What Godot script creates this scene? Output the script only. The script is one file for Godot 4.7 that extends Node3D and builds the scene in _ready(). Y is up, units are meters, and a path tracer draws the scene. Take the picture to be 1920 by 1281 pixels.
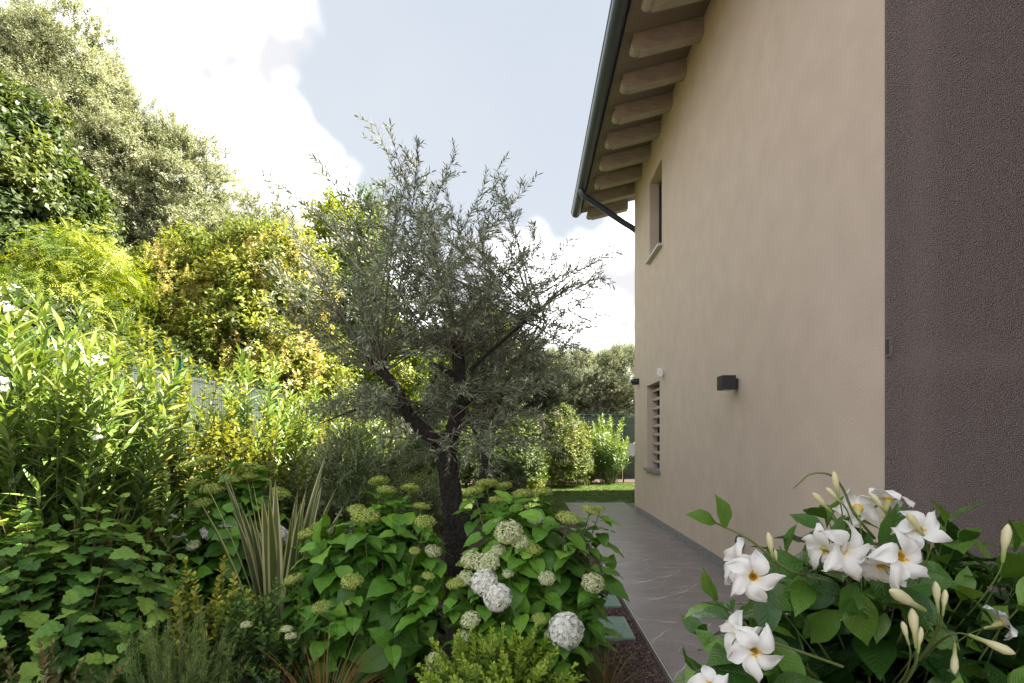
extends Node3D
# A side garden: house wall on one side, olive tree, hydrangeas and hedge on the other. y up, metres; the camera looks along -Z, parallel to the house wall.

const EYE := Vector3(0, 1.5, 0)
const FOCAL := 1024.0       # focal length in pixels of a 1920 px wide picture

var taken := {}
var cache := {}

# ---------------------------------------------------------------- mesh builder
class MB:
	var v := PackedVector3Array()
	var uv := PackedVector2Array()
	var c := PackedColorArray()
	var i := PackedInt32Array()
	func vert(p: Vector3, t := Vector2.ZERO, col := Color.WHITE) -> int:
		v.append(p); uv.append(t); c.append(col)
		return v.size() - 1
	func tri(a: int, b: int, d: int) -> void:      # counter-clockwise seen from the front
		i.append(a); i.append(d); i.append(b)
	func quad(p0: Vector3, p1: Vector3, p2: Vector3, p3: Vector3, col := Color.WHITE, t0 := Vector2(0, 0), t1 := Vector2(1, 0), t2 := Vector2(1, 1), t3 := Vector2(0, 1)) -> void:
		var a := vert(p0, t0, col)
		vert(p1, t1, col); vert(p2, t2, col); vert(p3, t3, col)
		tri(a, a + 1, a + 2); tri(a, a + 2, a + 3)
	func box(lo: Vector3, hi: Vector3, col := Color.WHITE) -> void:
		var p := [Vector3(lo.x, lo.y, lo.z), Vector3(hi.x, lo.y, lo.z), Vector3(hi.x, hi.y, lo.z), Vector3(lo.x, hi.y, lo.z), Vector3(lo.x, lo.y, hi.z), Vector3(hi.x, lo.y, hi.z), Vector3(hi.x, hi.y, hi.z), Vector3(lo.x, hi.y, hi.z)]
		for f in [[4, 5, 6, 7], [1, 0, 3, 2], [0, 4, 7, 3], [5, 1, 2, 6], [7, 6, 2, 3], [0, 1, 5, 4]]:
			quad(p[f[0]], p[f[1]], p[f[2]], p[f[3]], col)
	func tube(pts: PackedVector3Array, rad: PackedFloat32Array, sides := 6, col := Color.WHITE, cap := false) -> void:
		var n := pts.size()
		var side := Vector3.ZERO
		var first := v.size()
		var run := 0.0
		for k in n:
			var t := (pts[mini(k + 1, n - 1)] - pts[maxi(k - 1, 0)]).normalized()
			if side == Vector3.ZERO:
				side = t.cross(Vector3.UP if absf(t.y) < 0.9 else Vector3.RIGHT).normalized()
			side = (side - t * side.dot(t)).normalized()
			var other := t.cross(side)
			if k > 0:
				run += pts[k].distance_to(pts[k - 1])
			for s in sides + 1:
				var a := TAU * s / sides
				vert(pts[k] + (side * cos(a) + other * sin(a)) * rad[k], Vector2(float(s) / sides, run), col)
		for k in n - 1:
			for s in sides:
				var a := first + k * (sides + 1) + s
				tri(a, a + 1, a + sides + 2); tri(a, a + sides + 2, a + sides + 1)
		if cap:
			for e in [0, n - 1]:
				var m := vert(pts[e], Vector2(0.5, 0.5), col)
				for s in sides:
					var p0 := vert(v[first + e * (sides + 1) + s], Vector2.ZERO, col)
					var p1 := vert(v[first + e * (sides + 1) + s + 1], Vector2.ZERO, col)
					if e == 0: tri(m, p1, p0)
					else: tri(m, p0, p1)
	func prism(poly: PackedVector2Array, z0: float, z1: float, at := Transform3D.IDENTITY) -> void:   # outline in x, y pushed along z
		var n := poly.size()
		for k in n:
			var a := poly[k]
			var b := poly[(k + 1) % n]
			quad(at * Vector3(a.x, a.y, z1), at * Vector3(a.x, a.y, z0), at * Vector3(b.x, b.y, z0), at * Vector3(b.x, b.y, z1))
		var t := Geometry2D.triangulate_polygon(poly)
		for z in [z0, z1]:
			var f := v.size()
			for p in poly: vert(at * Vector3(p.x, p.y, z), p)
			for k in range(0, t.size(), 3):
				if z == z1: tri(f + t[k], f + t[k + 1], f + t[k + 2])
				else: tri(f + t[k], f + t[k + 2], f + t[k + 1])
	func add(o: MB, at: Transform3D, tint := Color.WHITE) -> void:
		var f := v.size()
		for p in o.v: v.append(at * p)
		uv.append_array(o.uv)
		for q in o.c: c.append(q * tint)
		for k in o.i: i.append(f + k)
	func mesh() -> ArrayMesh:
		var n := PackedVector3Array()
		n.resize(v.size())
		for k in range(0, i.size(), 3):
			var a := i[k]
			var b := i[k + 1]
			var d := i[k + 2]
			var x := (v[d] - v[a]).cross(v[b] - v[a])
			n[a] += x; n[b] += x; n[d] += x
		for k in n.size():
			n[k] = n[k].normalized() if n[k].length_squared() > 1e-18 else Vector3.UP
		var arr := []
		arr.resize(Mesh.ARRAY_MAX)
		arr[Mesh.ARRAY_VERTEX] = v; arr[Mesh.ARRAY_NORMAL] = n; arr[Mesh.ARRAY_TEX_UV] = uv; arr[Mesh.ARRAY_COLOR] = c; arr[Mesh.ARRAY_INDEX] = i
		var m := ArrayMesh.new()
		m.add_surface_from_arrays(Mesh.PRIMITIVE_TRIANGLES, arr)
		return m

# copies of one mesh with a tint each
class Copies3D:
	var b := PackedFloat32Array()
	var n := 0
	func put(t: Transform3D, col: Color) -> void:
		var x := t.basis.x
		var y := t.basis.y
		var z := t.basis.z
		var o := t.origin
		b.append_array(PackedFloat32Array([x.x, y.x, z.x, o.x, x.y, y.y, z.y, o.y, x.z, y.z, z.z, o.z, col.r, col.g, col.b, 1.0]))
		n += 1

# ---------------------------------------------------------------- scene helpers
func numbered(called: String) -> String:
	taken[called] = taken.get(called, -1) + 1
	return called if taken[called] == 0 else "%s_%03d" % [called, taken[called]]

func tag(o: Node, label: String, category: String, group := "", kind := "") -> void:
	o.set_meta("label", label); o.set_meta("category", category)
	if group: o.set_meta("group", group)
	if kind: o.set_meta("kind", kind)

func thing(called: String, label: String, category: String, at := Vector3.ZERO, group := "", turn := 0.0) -> Node3D:
	var o := Node3D.new()
	o.name = numbered(called); add_child(o)
	o.position = at; o.rotation.y = turn
	tag(o, label, category, group)
	return o

func part(called: String, m: Mesh, mat: Material, parent: Node, at := Transform3D.IDENTITY, kind := "") -> MeshInstance3D:
	var o := MeshInstance3D.new()
	o.name = called if parent != self else numbered(called)
	o.mesh = m; o.material_override = mat; o.transform = at
	parent.add_child(o, true)
	if kind: o.set_meta("kind", kind)
	return o

func structure(called: String, m: Mesh, mat: Material) -> MeshInstance3D:
	return part(called, m, mat, self, Transform3D.IDENTITY, "structure")

func scatter(called: String, m: Mesh, mat: Material, cp: Copies3D, parent: Node, kind := "stuff") -> MultiMeshInstance3D:
	var mm := MultiMesh.new()
	mm.transform_format = MultiMesh.TRANSFORM_3D; mm.use_colors = true
	mm.mesh = m; mm.instance_count = cp.n; mm.buffer = cp.b
	var o := MultiMeshInstance3D.new()
	o.name = called if parent != self else numbered(called)
	o.multimesh = mm; o.material_override = mat
	parent.add_child(o, true)
	if kind: o.set_meta("kind", kind)
	return o

func lin(r: float, g: float, b: float) -> Color:
	return Color(r, g, b).linear_to_srgb()

func surface(col: Color, rough := 0.7, metal := 0.0, spec := 0.5) -> StandardMaterial3D:    # col: linear base colour
	var m := StandardMaterial3D.new()
	m.albedo_color = Color(col.r, col.g, col.b).linear_to_srgb(); m.roughness = rough; m.metallic = metal; m.metallic_specular = spec
	return m

func noise_tex(freq: float, seed_: int, octaves: int, size: int, ramp: Array = [], type := FastNoiseLite.TYPE_SIMPLEX_SMOOTH) -> NoiseTexture2D:
	var f := FastNoiseLite.new()
	f.noise_type = type; f.seed = seed_; f.frequency = freq; f.fractal_octaves = octaves
	var t := NoiseTexture2D.new()
	t.width = size; t.height = size; t.seamless = true; t.noise = f
	if ramp:
		var g := Gradient.new()
		g.offsets = PackedFloat32Array(ramp.map(func(r): return r[0])); g.colors = PackedColorArray(ramp.map(func(r): return r[1]))
		t.color_ramp = g
	return t

func leafy(col: Color, rough: float, back: float, warm: float, tex: Texture2D = null, relief: Texture2D = null) -> StandardMaterial3D:
	var m := surface(col, rough, 0.0, 0.45)
	m.vertex_color_use_as_albedo = true
	m.backlight_enabled = true
	m.backlight = lin(back, back, back * (1.0 - warm))
	if tex: m.albedo_texture = tex
	if relief:
		m.heightmap_enabled = true; m.heightmap_texture = relief; m.heightmap_scale = 0.15
	return m

# a kind of leaf: one mesh, a few tints, and the same material tinted by copy
func kind_of(mesh: Mesh, shades: Array, rough: float, back: float, warm := 0.45, tex: Texture2D = null, relief: Texture2D = null) -> Dictionary:
	var tints := shades.map(func(t): return t * 1.3)
	return {"mesh": mesh, "tints": tints, "mats": tints.map(func(t): return leafy(t, rough, back, warm, tex, relief)), "mm": leafy(Color.WHITE, rough, back, warm, tex, relief)}

func shows(p: Vector3) -> float:      # larger for what the photograph shows larger; for picking which leaves are parts
	var d := -p.z
	if d < 0.2: return 0.0
	var x := 990 + FOCAL * p.x / d
	var y := 824 - FOCAL * (p.y - 1.5) / d
	if x < -20 or x > 1940 or y < -20 or y > 1300: return 0.0
	return 1.0 / d

# leaves: array of [Transform3D in the world, tint number]
func emit(node: Node3D, called: String, sp: Dictionary, leaves: Array, most: int, mass := "foliage") -> void:
	var from := node.global_transform.affine_inverse() if node.is_inside_tree() else Transform3D(Basis(), -node.position)
	var order := []
	for k in leaves.size():
		order.append([shows(leaves[k][0].origin), k])
	if most > 0:
		order.sort_custom(func(a, b): return a[0] > b[0])
	var cp := Copies3D.new()
	for r in order.size():
		var l: Array = leaves[order[r][1]]
		var t: Transform3D = from * (l[0] as Transform3D)
		if r < most and order[r][0] > 0.0:
			part(called, sp.mesh, sp.mats[l[1]], node, t)
		else:
			var q: Color = sp.tints[l[1]]
			cp.put(t, q * (0.9 + 0.2 * fposmod(r * 0.618, 1.0)))
	if cp.n:
		scatter(mass, sp.mesh, sp.mm, cp, node)

func along(dir: Vector3, up: Vector3, s := 1.0) -> Basis:      # x along a leaf, y out of its face
	var x := dir.normalized()
	var z := x.cross(up)
	if z.length_squared() < 1e-6: z = x.cross(Vector3(0.3, 0.2, 0.9))
	z = z.normalized()
	return Basis(x * s, z.cross(x) * s, z * s)

func ball(r: RandomNumberGenerator) -> Vector3:
	return Vector3(r.randfn(), r.randfn(), r.randfn()).normalized()

# ---------------------------------------------------------------- leaf shapes (length 1 along x)
func leaf_shape(width: float, prof: Array, fold := 0.15, curl := 0.5, rib := 1.0, wave := 0.0, margin := Color.WHITE) -> MB:
	var m := MB.new()
	var n := prof.size()
	var p := Vector3.ZERO
	var ang := 0.15
	for k in n:
		var s := float(k) / (n - 1)
		if k > 0:
			p += Vector3(cos(ang), sin(ang), 0) / (n - 1)
			ang -= curl / (n - 1)
		var w: float = prof[k] * width * 0.5
		var up := Vector3(-sin(ang), cos(ang), 0)
		var lift := fold * w + wave * sin(k * 2.1) * w
		m.vert(p + Vector3(0, 0, -w) + up * lift, Vector2(s, 0.5 - prof[k] * 0.5), margin)
		m.vert(p, Vector2(s, 0.5), Color(rib, rib, rib))
		m.vert(p + Vector3(0, 0, w) + up * (fold * w - wave * sin(k * 2.1) * w), Vector2(s, 0.5 + prof[k] * 0.5), margin)
	for k in n - 1:
		var a := k * 3
		for s in 2:
			var q := a + s
			m.tri(q, q + 1, q + 4); m.tri(q, q + 4, q + 3)
	return m

func small_leaf(width: float, at := 0.45, curl := 0.0) -> MB:      # four triangles
	var m := MB.new()
	var y := -curl
	m.vert(Vector3.ZERO, Vector2(0, 0.5)); m.vert(Vector3(at, 0.04, -width / 2), Vector2(at, 0)); m.vert(Vector3(at + 0.05, 0, 0), Vector2(at, 0.5)); m.vert(Vector3(at, 0.04, width / 2), Vector2(at, 1)); m.vert(Vector3(1, y, 0), Vector2(1, 0.5))
	m.tri(0, 2, 1); m.tri(0, 3, 2); m.tri(1, 2, 4); m.tri(2, 3, 4)
	return m

func outline_leaf(outline: Array, fold := 0.12, droop := 0.25) -> MB:      # half outline of [x, z]; the blade is fanned from its midrib
	var m := MB.new()
	var n := outline.size()
	for side in [-1, 1]:
		var f := m.v.size()
		for k in n:
			var x: float = outline[k][0]
			var z: float = outline[k][1]
			var rx := clampf(x, 0.0, 1.0) * 0.96
			m.vert(Vector3(rx, -droop * rx * rx, 0), Vector2(rx, 0.5), Color(1.12, 1.12, 1.08))
			m.vert(Vector3(x, fold * z - droop * x * x + 0.03 * sin(k * 2.3 + side), z * side), Vector2(x, 0.5 + z * side))
		for k in n - 1:
			var a := f + k * 2
			if side > 0:
				m.tri(a, a + 1, a + 3); m.tri(a, a + 3, a + 2)
			else:
				m.tri(a, a + 3, a + 1); m.tri(a, a + 2, a + 3)
	return m

func vein_image(pairs: int, base: Color, vein: Color, bend: float) -> Array:      # [colour, relief] of a leaf: midrib along u, side veins
	var w := 256
	var a := Image.create(w, w, false, Image.FORMAT_RGB8)
	var h := Image.create(w, w, false, Image.FORMAT_RGB8)
	var f := FastNoiseLite.new()
	f.seed = 4; f.frequency = 0.03; f.fractal_octaves = 3
	for y in w:
		for x in w:
			var u := float(x) / w
			var z := absf(float(y) / w - 0.5) * 2.0
			var d := fposmod((u - z * bend + 0.03 * f.get_noise_2d(x, y)) * pairs, 1.0)
			d = minf(d, 1.0 - d) / pairs
			var k := maxf(smoothstep(0.012, 0.0, d) * 0.65 * (1.0 - z), smoothstep(0.035, 0.008, z))
			var g := 1.0 + 0.16 * f.get_noise_2d(x * 1.3, y * 1.3)
			a.set_pixel(x, y, (base * g).lerp(vein, k * 0.8).linear_to_srgb())
			var q := 0.75 - 0.6 * smoothstep(0.05, 0.0, d) * (1.0 - z) - 0.5 * smoothstep(0.1, 0.0, z)
			h.set_pixel(x, y, Color(q, q, q))
	return [ImageTexture.create_from_image(a), ImageTexture.create_from_image(h)]

# ---------------------------------------------------------------- plants
# stems that rise from a base and end on a dome; leaves at nodes along them. Returns {"leaves": [[Transform3D, tint]], "tips": [[point, direction]], "stems": MB}
func grow(r: RandomNumberGenerator, o: Dictionary) -> Dictionary:
	var base: Vector3 = o.at
	var boxy: float = o.get("boxy", 1.0)
	var out := {"leaves": [], "tips": [], "stems": MB.new()}
	var per: int = o.get("per", 2)
	var ntint: int = o.get("tints", 4)
	for s in o.stems:
		var th := r.randf() * TAU
		var cf: float = 1.0 - r.randf() * o.get("open", 0.95)
		var sf := sqrt(1.0 - cf * cf)
		var k := r.randf_range(o.get("inner", 0.72), 1.05)
		var tip := base + Vector3(o.rx * sf * cos(th), o.h * (o.get("low", 0.25) + (1.0 - o.get("low", 0.25)) * pow(maxf(cf, 0.0), boxy)), o.rz * sf * sin(th)) * Vector3(k, lerpf(k, 1.0, 0.3), k)
		var root := base + Vector3(o.rx * 0.25 * sf * cos(th), 0, o.rz * 0.25 * sf * sin(th)) + Vector3(r.randf_range(-0.05, 0.05), 0, r.randf_range(-0.05, 0.05))
		var mid := root.lerp(tip, 0.5) + Vector3(0, (tip.y - base.y) * o.get("arch", 0.2), 0) + ball(r) * 0.05
		var pts := PackedVector3Array()
		var rad := PackedFloat32Array()
		var steps := 7
		for q in steps:
			var t := float(q) / (steps - 1)
			pts.append(root.lerp(mid, t).lerp(mid.lerp(tip, t), t)); rad.append(lerpf(o.get("thick", 0.006), 0.0015, t))
		out.stems.tube(pts, rad, 4, o.get("stem", Color(0.1, 0.12, 0.04)))
		var length := root.distance_to(tip)
		var from: float = o.get("from", 0.35)
		var nodes := maxi(2, int(length * (1.0 - from) / o.step))
		var roll := r.randf() * TAU
		for q in nodes:
			var t := from + (1.0 - from) * (q + 0.5) / nodes
			var p := root.lerp(mid, t).lerp(mid.lerp(tip, t), t)
			var tan := (mid.lerp(tip, t) - root.lerp(mid, t)).normalized()
			var a := tan.cross(Vector3(0.31, 0.1, 0.95)).normalized()
			var b := tan.cross(a)
			roll += o.get("turn", PI / 2)
			for e in per:
				var an: float = roll + TAU * e / per + r.randfn() * 0.25
				var perp := a * cos(an) + b * sin(an)
				var ang: float = o.get("angle", 1.0) + r.randfn() * 0.2
				if q == nodes - 1: ang *= 0.6
				var dir := tan * cos(ang) + perp * sin(ang)
				dir.y -= o.get("droop", 0.2) * r.randf_range(0.6, 1.4)
				dir = dir.normalized()
				var up: Vector3 = (tan * o.get("face", 0.6) + Vector3.UP * 0.7 + (p - base) * Vector3(1, 0, 1) * o.get("out", 0.3) + ball(r) * 0.35)
				var sc: float = o.len * r.randf_range(0.7, 1.15) * (o.get("tip_size", 0.7) if t > 0.88 else 1.0)
				var pet: float = o.get("petiole", 0.0)
				var young: bool = t > o.get("young", 0.85)
				var tint := r.randi_range(ntint / 2, ntint - 1) if young else r.randi_range(0, ntint / 2)
				out.leaves.append([Transform3D(along(dir, up, sc), p + dir * pet * sc), mini(tint, ntint - 1)])
		out.tips.append([tip, (tip - mid).normalized()])
	return out

func stems_part(node: Node3D, m: MB, col_mat: Material) -> void:
	var o := part("stems", m.mesh(), col_mat, node, Transform3D(Basis(), -node.position))
	o.set_meta("kind", "stuff")

# a tuft of twigs and leaves about `size` across that trees carry many of
func tuft(r: RandomNumberGenerator, leaf: MB, size: float, twigs: int, leaves: int, len_: float, spread: float, pin := 0) -> ArrayMesh:
	var m := MB.new()
	for t in twigs:
		var dir := (Vector3(0, 1, 0) + ball(r) * spread).normalized()
		var start := ball(r) * size * 0.15
		var end := start + dir * size * r.randf_range(0.6, 1.1)
		var mid := start.lerp(end, 0.5) + ball(r) * size * 0.1
		if pin == 0: m.tube(PackedVector3Array([start, mid, end]), PackedFloat32Array([0.006, 0.004, 0.001]), 3, Color(0.5, 0.45, 0.4))
		for l in leaves:
			var s := 0.1 + 0.9 * (l + r.randf()) / leaves
			var p := start.lerp(mid, s).lerp(mid.lerp(end, s), s)
			var a := dir.cross(ball(r)).normalized()
			var ld := (dir * 0.6 + a * 0.9 + Vector3(0, -0.1, 0)).normalized()
			if pin:
				ld = (ld + Vector3(0, -0.25, 0)).normalized()
				var z := ld.cross(Vector3.UP).normalized()
				for k in pin:
					for sd in [-1, 1]:
						var g: float = r.randf_range(0.9, 1.15)
						m.add(leaf, Transform3D(along((z * sd + ld * 0.35).normalized(), Vector3.UP + ball(r) * 0.3, len_ * r.randf_range(0.8, 1.1)), p + ld * (k + 1) * len_ * 0.62 + Vector3(0, -0.012 * k * k * len_, 0)), Color(g, g, g))
			else:
				var g: float = r.randf_range(0.75, 1.25)
				m.add(leaf, Transform3D(along(ld, Vector3.UP + dir * 0.5 + ball(r) * 0.6, len_ * r.randf_range(0.7, 1.2)), p), Color(g, g, g))
	return m.mesh()

# crown of tufts through lobes; lobes: [centre, radii]. Returns Copies3D relative to `base`
func crown(r: RandomNumberGenerator, base: Vector3, lobes: Array, per_m2: float, tints: Array, inner := 0.55, size := 1.0, gaps := -0.25, rough := 0.22) -> Copies3D:
	var cp := Copies3D.new()
	var f := FastNoiseLite.new()
	f.seed = r.randi() % 1000; f.frequency = 0.55; f.fractal_octaves = 3
	for lb in lobes:
		var c: Vector3 = lb[0]
		var q: Vector3 = lb[1]
		var count := int(per_m2 * 4.0 * PI * pow((pow(q.x * q.y, 1.6) + pow(q.x * q.z, 1.6) + pow(q.y * q.z, 1.6)) / 3.0, 1.0 / 1.6))
		for k in count:
			var d := ball(r)
			if d.y < -0.55 and r.randf() < 0.6: continue
			var e := c + d * q
			var bump := 1.0 + rough * 2.0 * f.get_noise_3dv(e)
			var s := lerpf(inner, 1.0, sqrt(r.randf())) * bump
			var p := c + d * q * s
			if f.get_noise_3dv(p * 2.2 + Vector3(40, 0, 0)) < gaps: continue
			if p.y < 0.1: continue
			var up := (d * 0.9 + Vector3(0, 0.75, 0) + ball(r) * 0.5).normalized()
			var b := along(up, ball(r)).orthonormalized()
			var t := Basis(b.z, b.x, b.y) * (size * r.randf_range(0.75, 1.25))
			var tone := clampf(0.5 + 0.9 * f.get_noise_3dv(p * 1.4 + Vector3(0, 70, 0)) + r.randfn() * 0.22, 0.0, 0.999) * (tints.size() - 1)
			var col: Color = (tints[int(tone)] as Color).lerp(tints[mini(int(tone) + 1, tints.size() - 1)], tone - int(tone))
			cp.put(Transform3D(t, p - base), col)
	return cp

func trunk_to(m: MB, r: RandomNumberGenerator, a: Vector3, b: Vector3, ra: float, rb: float, sides := 8, bend := 0.12) -> void:
	var pts := PackedVector3Array()
	var rad := PackedFloat32Array()
	var off := ball(r) * a.distance_to(b) * bend
	for k in 7:
		var t := k / 6.0
		pts.append(a.lerp(b, t) + off * sin(t * PI) * Vector3(1, 0.2, 1)); rad.append(lerpf(ra, rb, t) * (1.0 + 0.1 * r.randfn()))
	m.tube(pts, rad, sides, Color.WHITE)

func tree(called: String, label: String, group: String, base: Vector3, girth: float, lobes: Array, mesh: Mesh, mat: Material, per_m2: float, tints: Array, seed_: int, inner := 0.55, size := 1.0, gaps := -0.25, rough := 0.22, extra: Dictionary = {}) -> Node3D:
	var r := RandomNumberGenerator.new()
	r.seed = seed_
	var o := thing(called, label, "tree" if not extra.has("cat") else extra.cat, base, group)
	var m := MB.new()
	var low := 1e9
	var mid := Vector3.ZERO
	for lb in lobes:
		low = minf(low, lb[0].y - lb[1].y * 0.5); mid += lb[0] / lobes.size()
	var fork := Vector3(lerpf(base.x, mid.x, 0.4), maxf(low * 0.7, 0.3), lerpf(base.z, mid.z, 0.4))
	trunk_to(m, r, Vector3.ZERO, fork - base, girth, girth * 0.75)
	for lb in lobes:
		trunk_to(m, r, fork - base, lb[0] - base, girth * 0.55, girth * 0.15, 6)
		for k in 3:
			trunk_to(m, r, (lb[0] as Vector3).lerp(fork, 0.35) - base, lb[0] + ball(r) * (lb[1] as Vector3) * 0.75 - base, girth * 0.25, girth * 0.05, 4)
	part("trunk", m.mesh(), cache.bark, o)
	scatter("crown", mesh, mat, crown(r, base, lobes, per_m2, tints.map(func(t): return t * 1.35), inner, size, gaps, rough), o)
	if extra.has("blossom"):
		var cp := Copies3D.new()
		var src := crown(r, base, lobes, extra.per, [Color.WHITE], 0.93, 1.0, gaps, rough)
		for k in src.n:
			var y: float = src.b[k * 16 + 7]
			var p := Vector3(src.b[k * 16 + 3], y, src.b[k * 16 + 11])
			var b := along((Vector3.UP + ball(r) * 0.5).normalized(), ball(r)).orthonormalized()
			cp.put(Transform3D(Basis(b.z, b.x, b.y) * (r.randf_range(0.7, 1.2) * extra.scale), p), extra.tint * r.randf_range(0.8, 1.1))
		scatter("blossoms", extra.blossom, extra.mat, cp, o)
	return o

# ---------------------------------------------------------------- sky
func sky_texture() -> ImageTexture:
	var w := 1024
	var h := 512
	var im := Image.create(w, h, false, Image.FORMAT_RGBF)
	var f := FastNoiseLite.new()
	f.seed = 11; f.frequency = 1.3; f.fractal_octaves = 6; f.fractal_gain = 0.52
	var g := FastNoiseLite.new()
	g.seed = 5; g.frequency = 2.6; g.fractal_octaves = 4
	# where cumulus stands, as [azimuth, elevation, radius] in degrees (azimuth from straight ahead, clockwise)
	var puffs := [[-33, 33, 9.5], [-28, 34, 6], [-31, 26, 5], [-40, 36, 12], [-46, 30, 12], [-26, 27.5, 4], [-29, 20, 7], [-22, 23, 5], [-36, 17, 11], [-23, 17, 7], [-3, 16, 7], [5, 13, 7], [10, 16, 5], [-10, 13, 6], [0, 8, 9], [12, 8, 8], [-14, 7, 8]]
	var dirs := []
	for p in puffs:
		var a := deg_to_rad(p[0])
		var e := deg_to_rad(p[1])
		dirs.append([Vector3(sin(a) * cos(e), sin(e), -cos(a) * cos(e)), deg_to_rad(p[2])])
	for y in h:
		var el := PI / 2 - PI * (y + 0.5) / h
		for x in w:
			var az := TAU * (x + 0.5) / w
			var d := Vector3(sin(az) * cos(el), sin(el), -cos(az) * cos(el))
			if el < -0.02:
				im.set_pixel(x, y, Color(0.2, 0.2, 0.18))
				continue
			var up := maxf(d.y, 0.0)
			var blue := Color(0.76, 0.81, 0.88).lerp(Color(0.52, 0.60, 0.72), pow(up, 0.75))
			var n := f.get_noise_3d(d.x * 1.6, d.y * 2.6, d.z * 1.6)
			var ahead := smoothstep(0.25, 0.7, d.dot(Vector3(-0.15, 0.42, -0.9).normalized()))
			var dens := 0.0
			if ahead < 1.0:
				dens = (n + 0.06) * 3.2 + 0.25
			if ahead > 0.0:
				var m := -1.0
				for q in dirs:
					m = maxf(m, 1.0 - d.angle_to(q[0]) / q[1])
				dens = lerpf(dens, m * 2.1 + n * 1.5 + 0.2 + 0.75 * g.get_noise_3dv(d * 3.0) + 0.3 * g.get_noise_3dv(d * 9.0), ahead)
			var cl := smoothstep(0.0, 0.9, dens)
			var veil := 0.25 + 0.35 * clampf(g.get_noise_3dv(d) + 0.4, 0.0, 1.0)
			var body := lerpf(0.84, 3.3, smoothstep(-0.3, 0.2, g.get_noise_3dv(d * 2.2 + Vector3(3, 0, 0))))
			var col := blue.lerp(Color(0.86, 0.88, 0.91), veil * 0.5).lerp(Color(body, body, maxf(body * 1.01, body + 0.04)), cl)
			im.set_pixel(x, y, col)
	return ImageTexture.create_from_image(im)

# ---------------------------------------------------------------- the scene
func _ready() -> void:
	camera_and_light()
	materials()
	print("ground")
	ground()
	print("house")
	house()
	fence()
	print("trees")
	trees()
	print("olive")
	olive()
	print("hedge")
	hedge()
	print("beds")
	beds()
	print("front")
	front_plants()
	mandevilla()
	print("done")

func camera_and_light() -> void:
	var cam := Camera3D.new()
	cam.name = "camera"
	cam.projection = Camera3D.PROJECTION_FRUSTUM
	cam.near = 0.05; cam.far = 400.0
	cam.size = cam.near * 1281.0 / FOCAL
	cam.frustum_offset = Vector2(-30.0, 183.5) / FOCAL * cam.near
	cam.position = EYE
	add_child(cam)
	cam.current = true
	var sky := Sky.new()
	var pm := PanoramaSkyMaterial.new()
	pm.panorama = sky_texture()
	sky.sky_material = pm
	var e := Environment.new()
	e.background_mode = Environment.BG_SKY
	e.sky = sky
	e.background_energy_multiplier = 0.168
	e.tonemap_mode = Environment.TONE_MAPPER_LINEAR
	e.tonemap_exposure = 6.45
	e.sdfgi_enabled = true; e.ssao_enabled = true; e.ssil_enabled = true
	var we := WorldEnvironment.new()
	we.name = "environment"; we.environment = e
	add_child(we)
	var sun := DirectionalLight3D.new()
	sun.name = "sun"
	sun.light_color = Color(1.0, 0.95, 0.86); sun.light_energy = 1.6; sun.light_angular_distance = 0.6
	sun.shadow_enabled = true
	add_child(sun)
	var el := deg_to_rad(56)
	var az := deg_to_rad(9)
	var to_sun := Vector3(cos(el) * cos(az), sin(el), -cos(el) * sin(az))
	sun.look_at_from_position(to_sun * 50, Vector3.ZERO)

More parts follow.
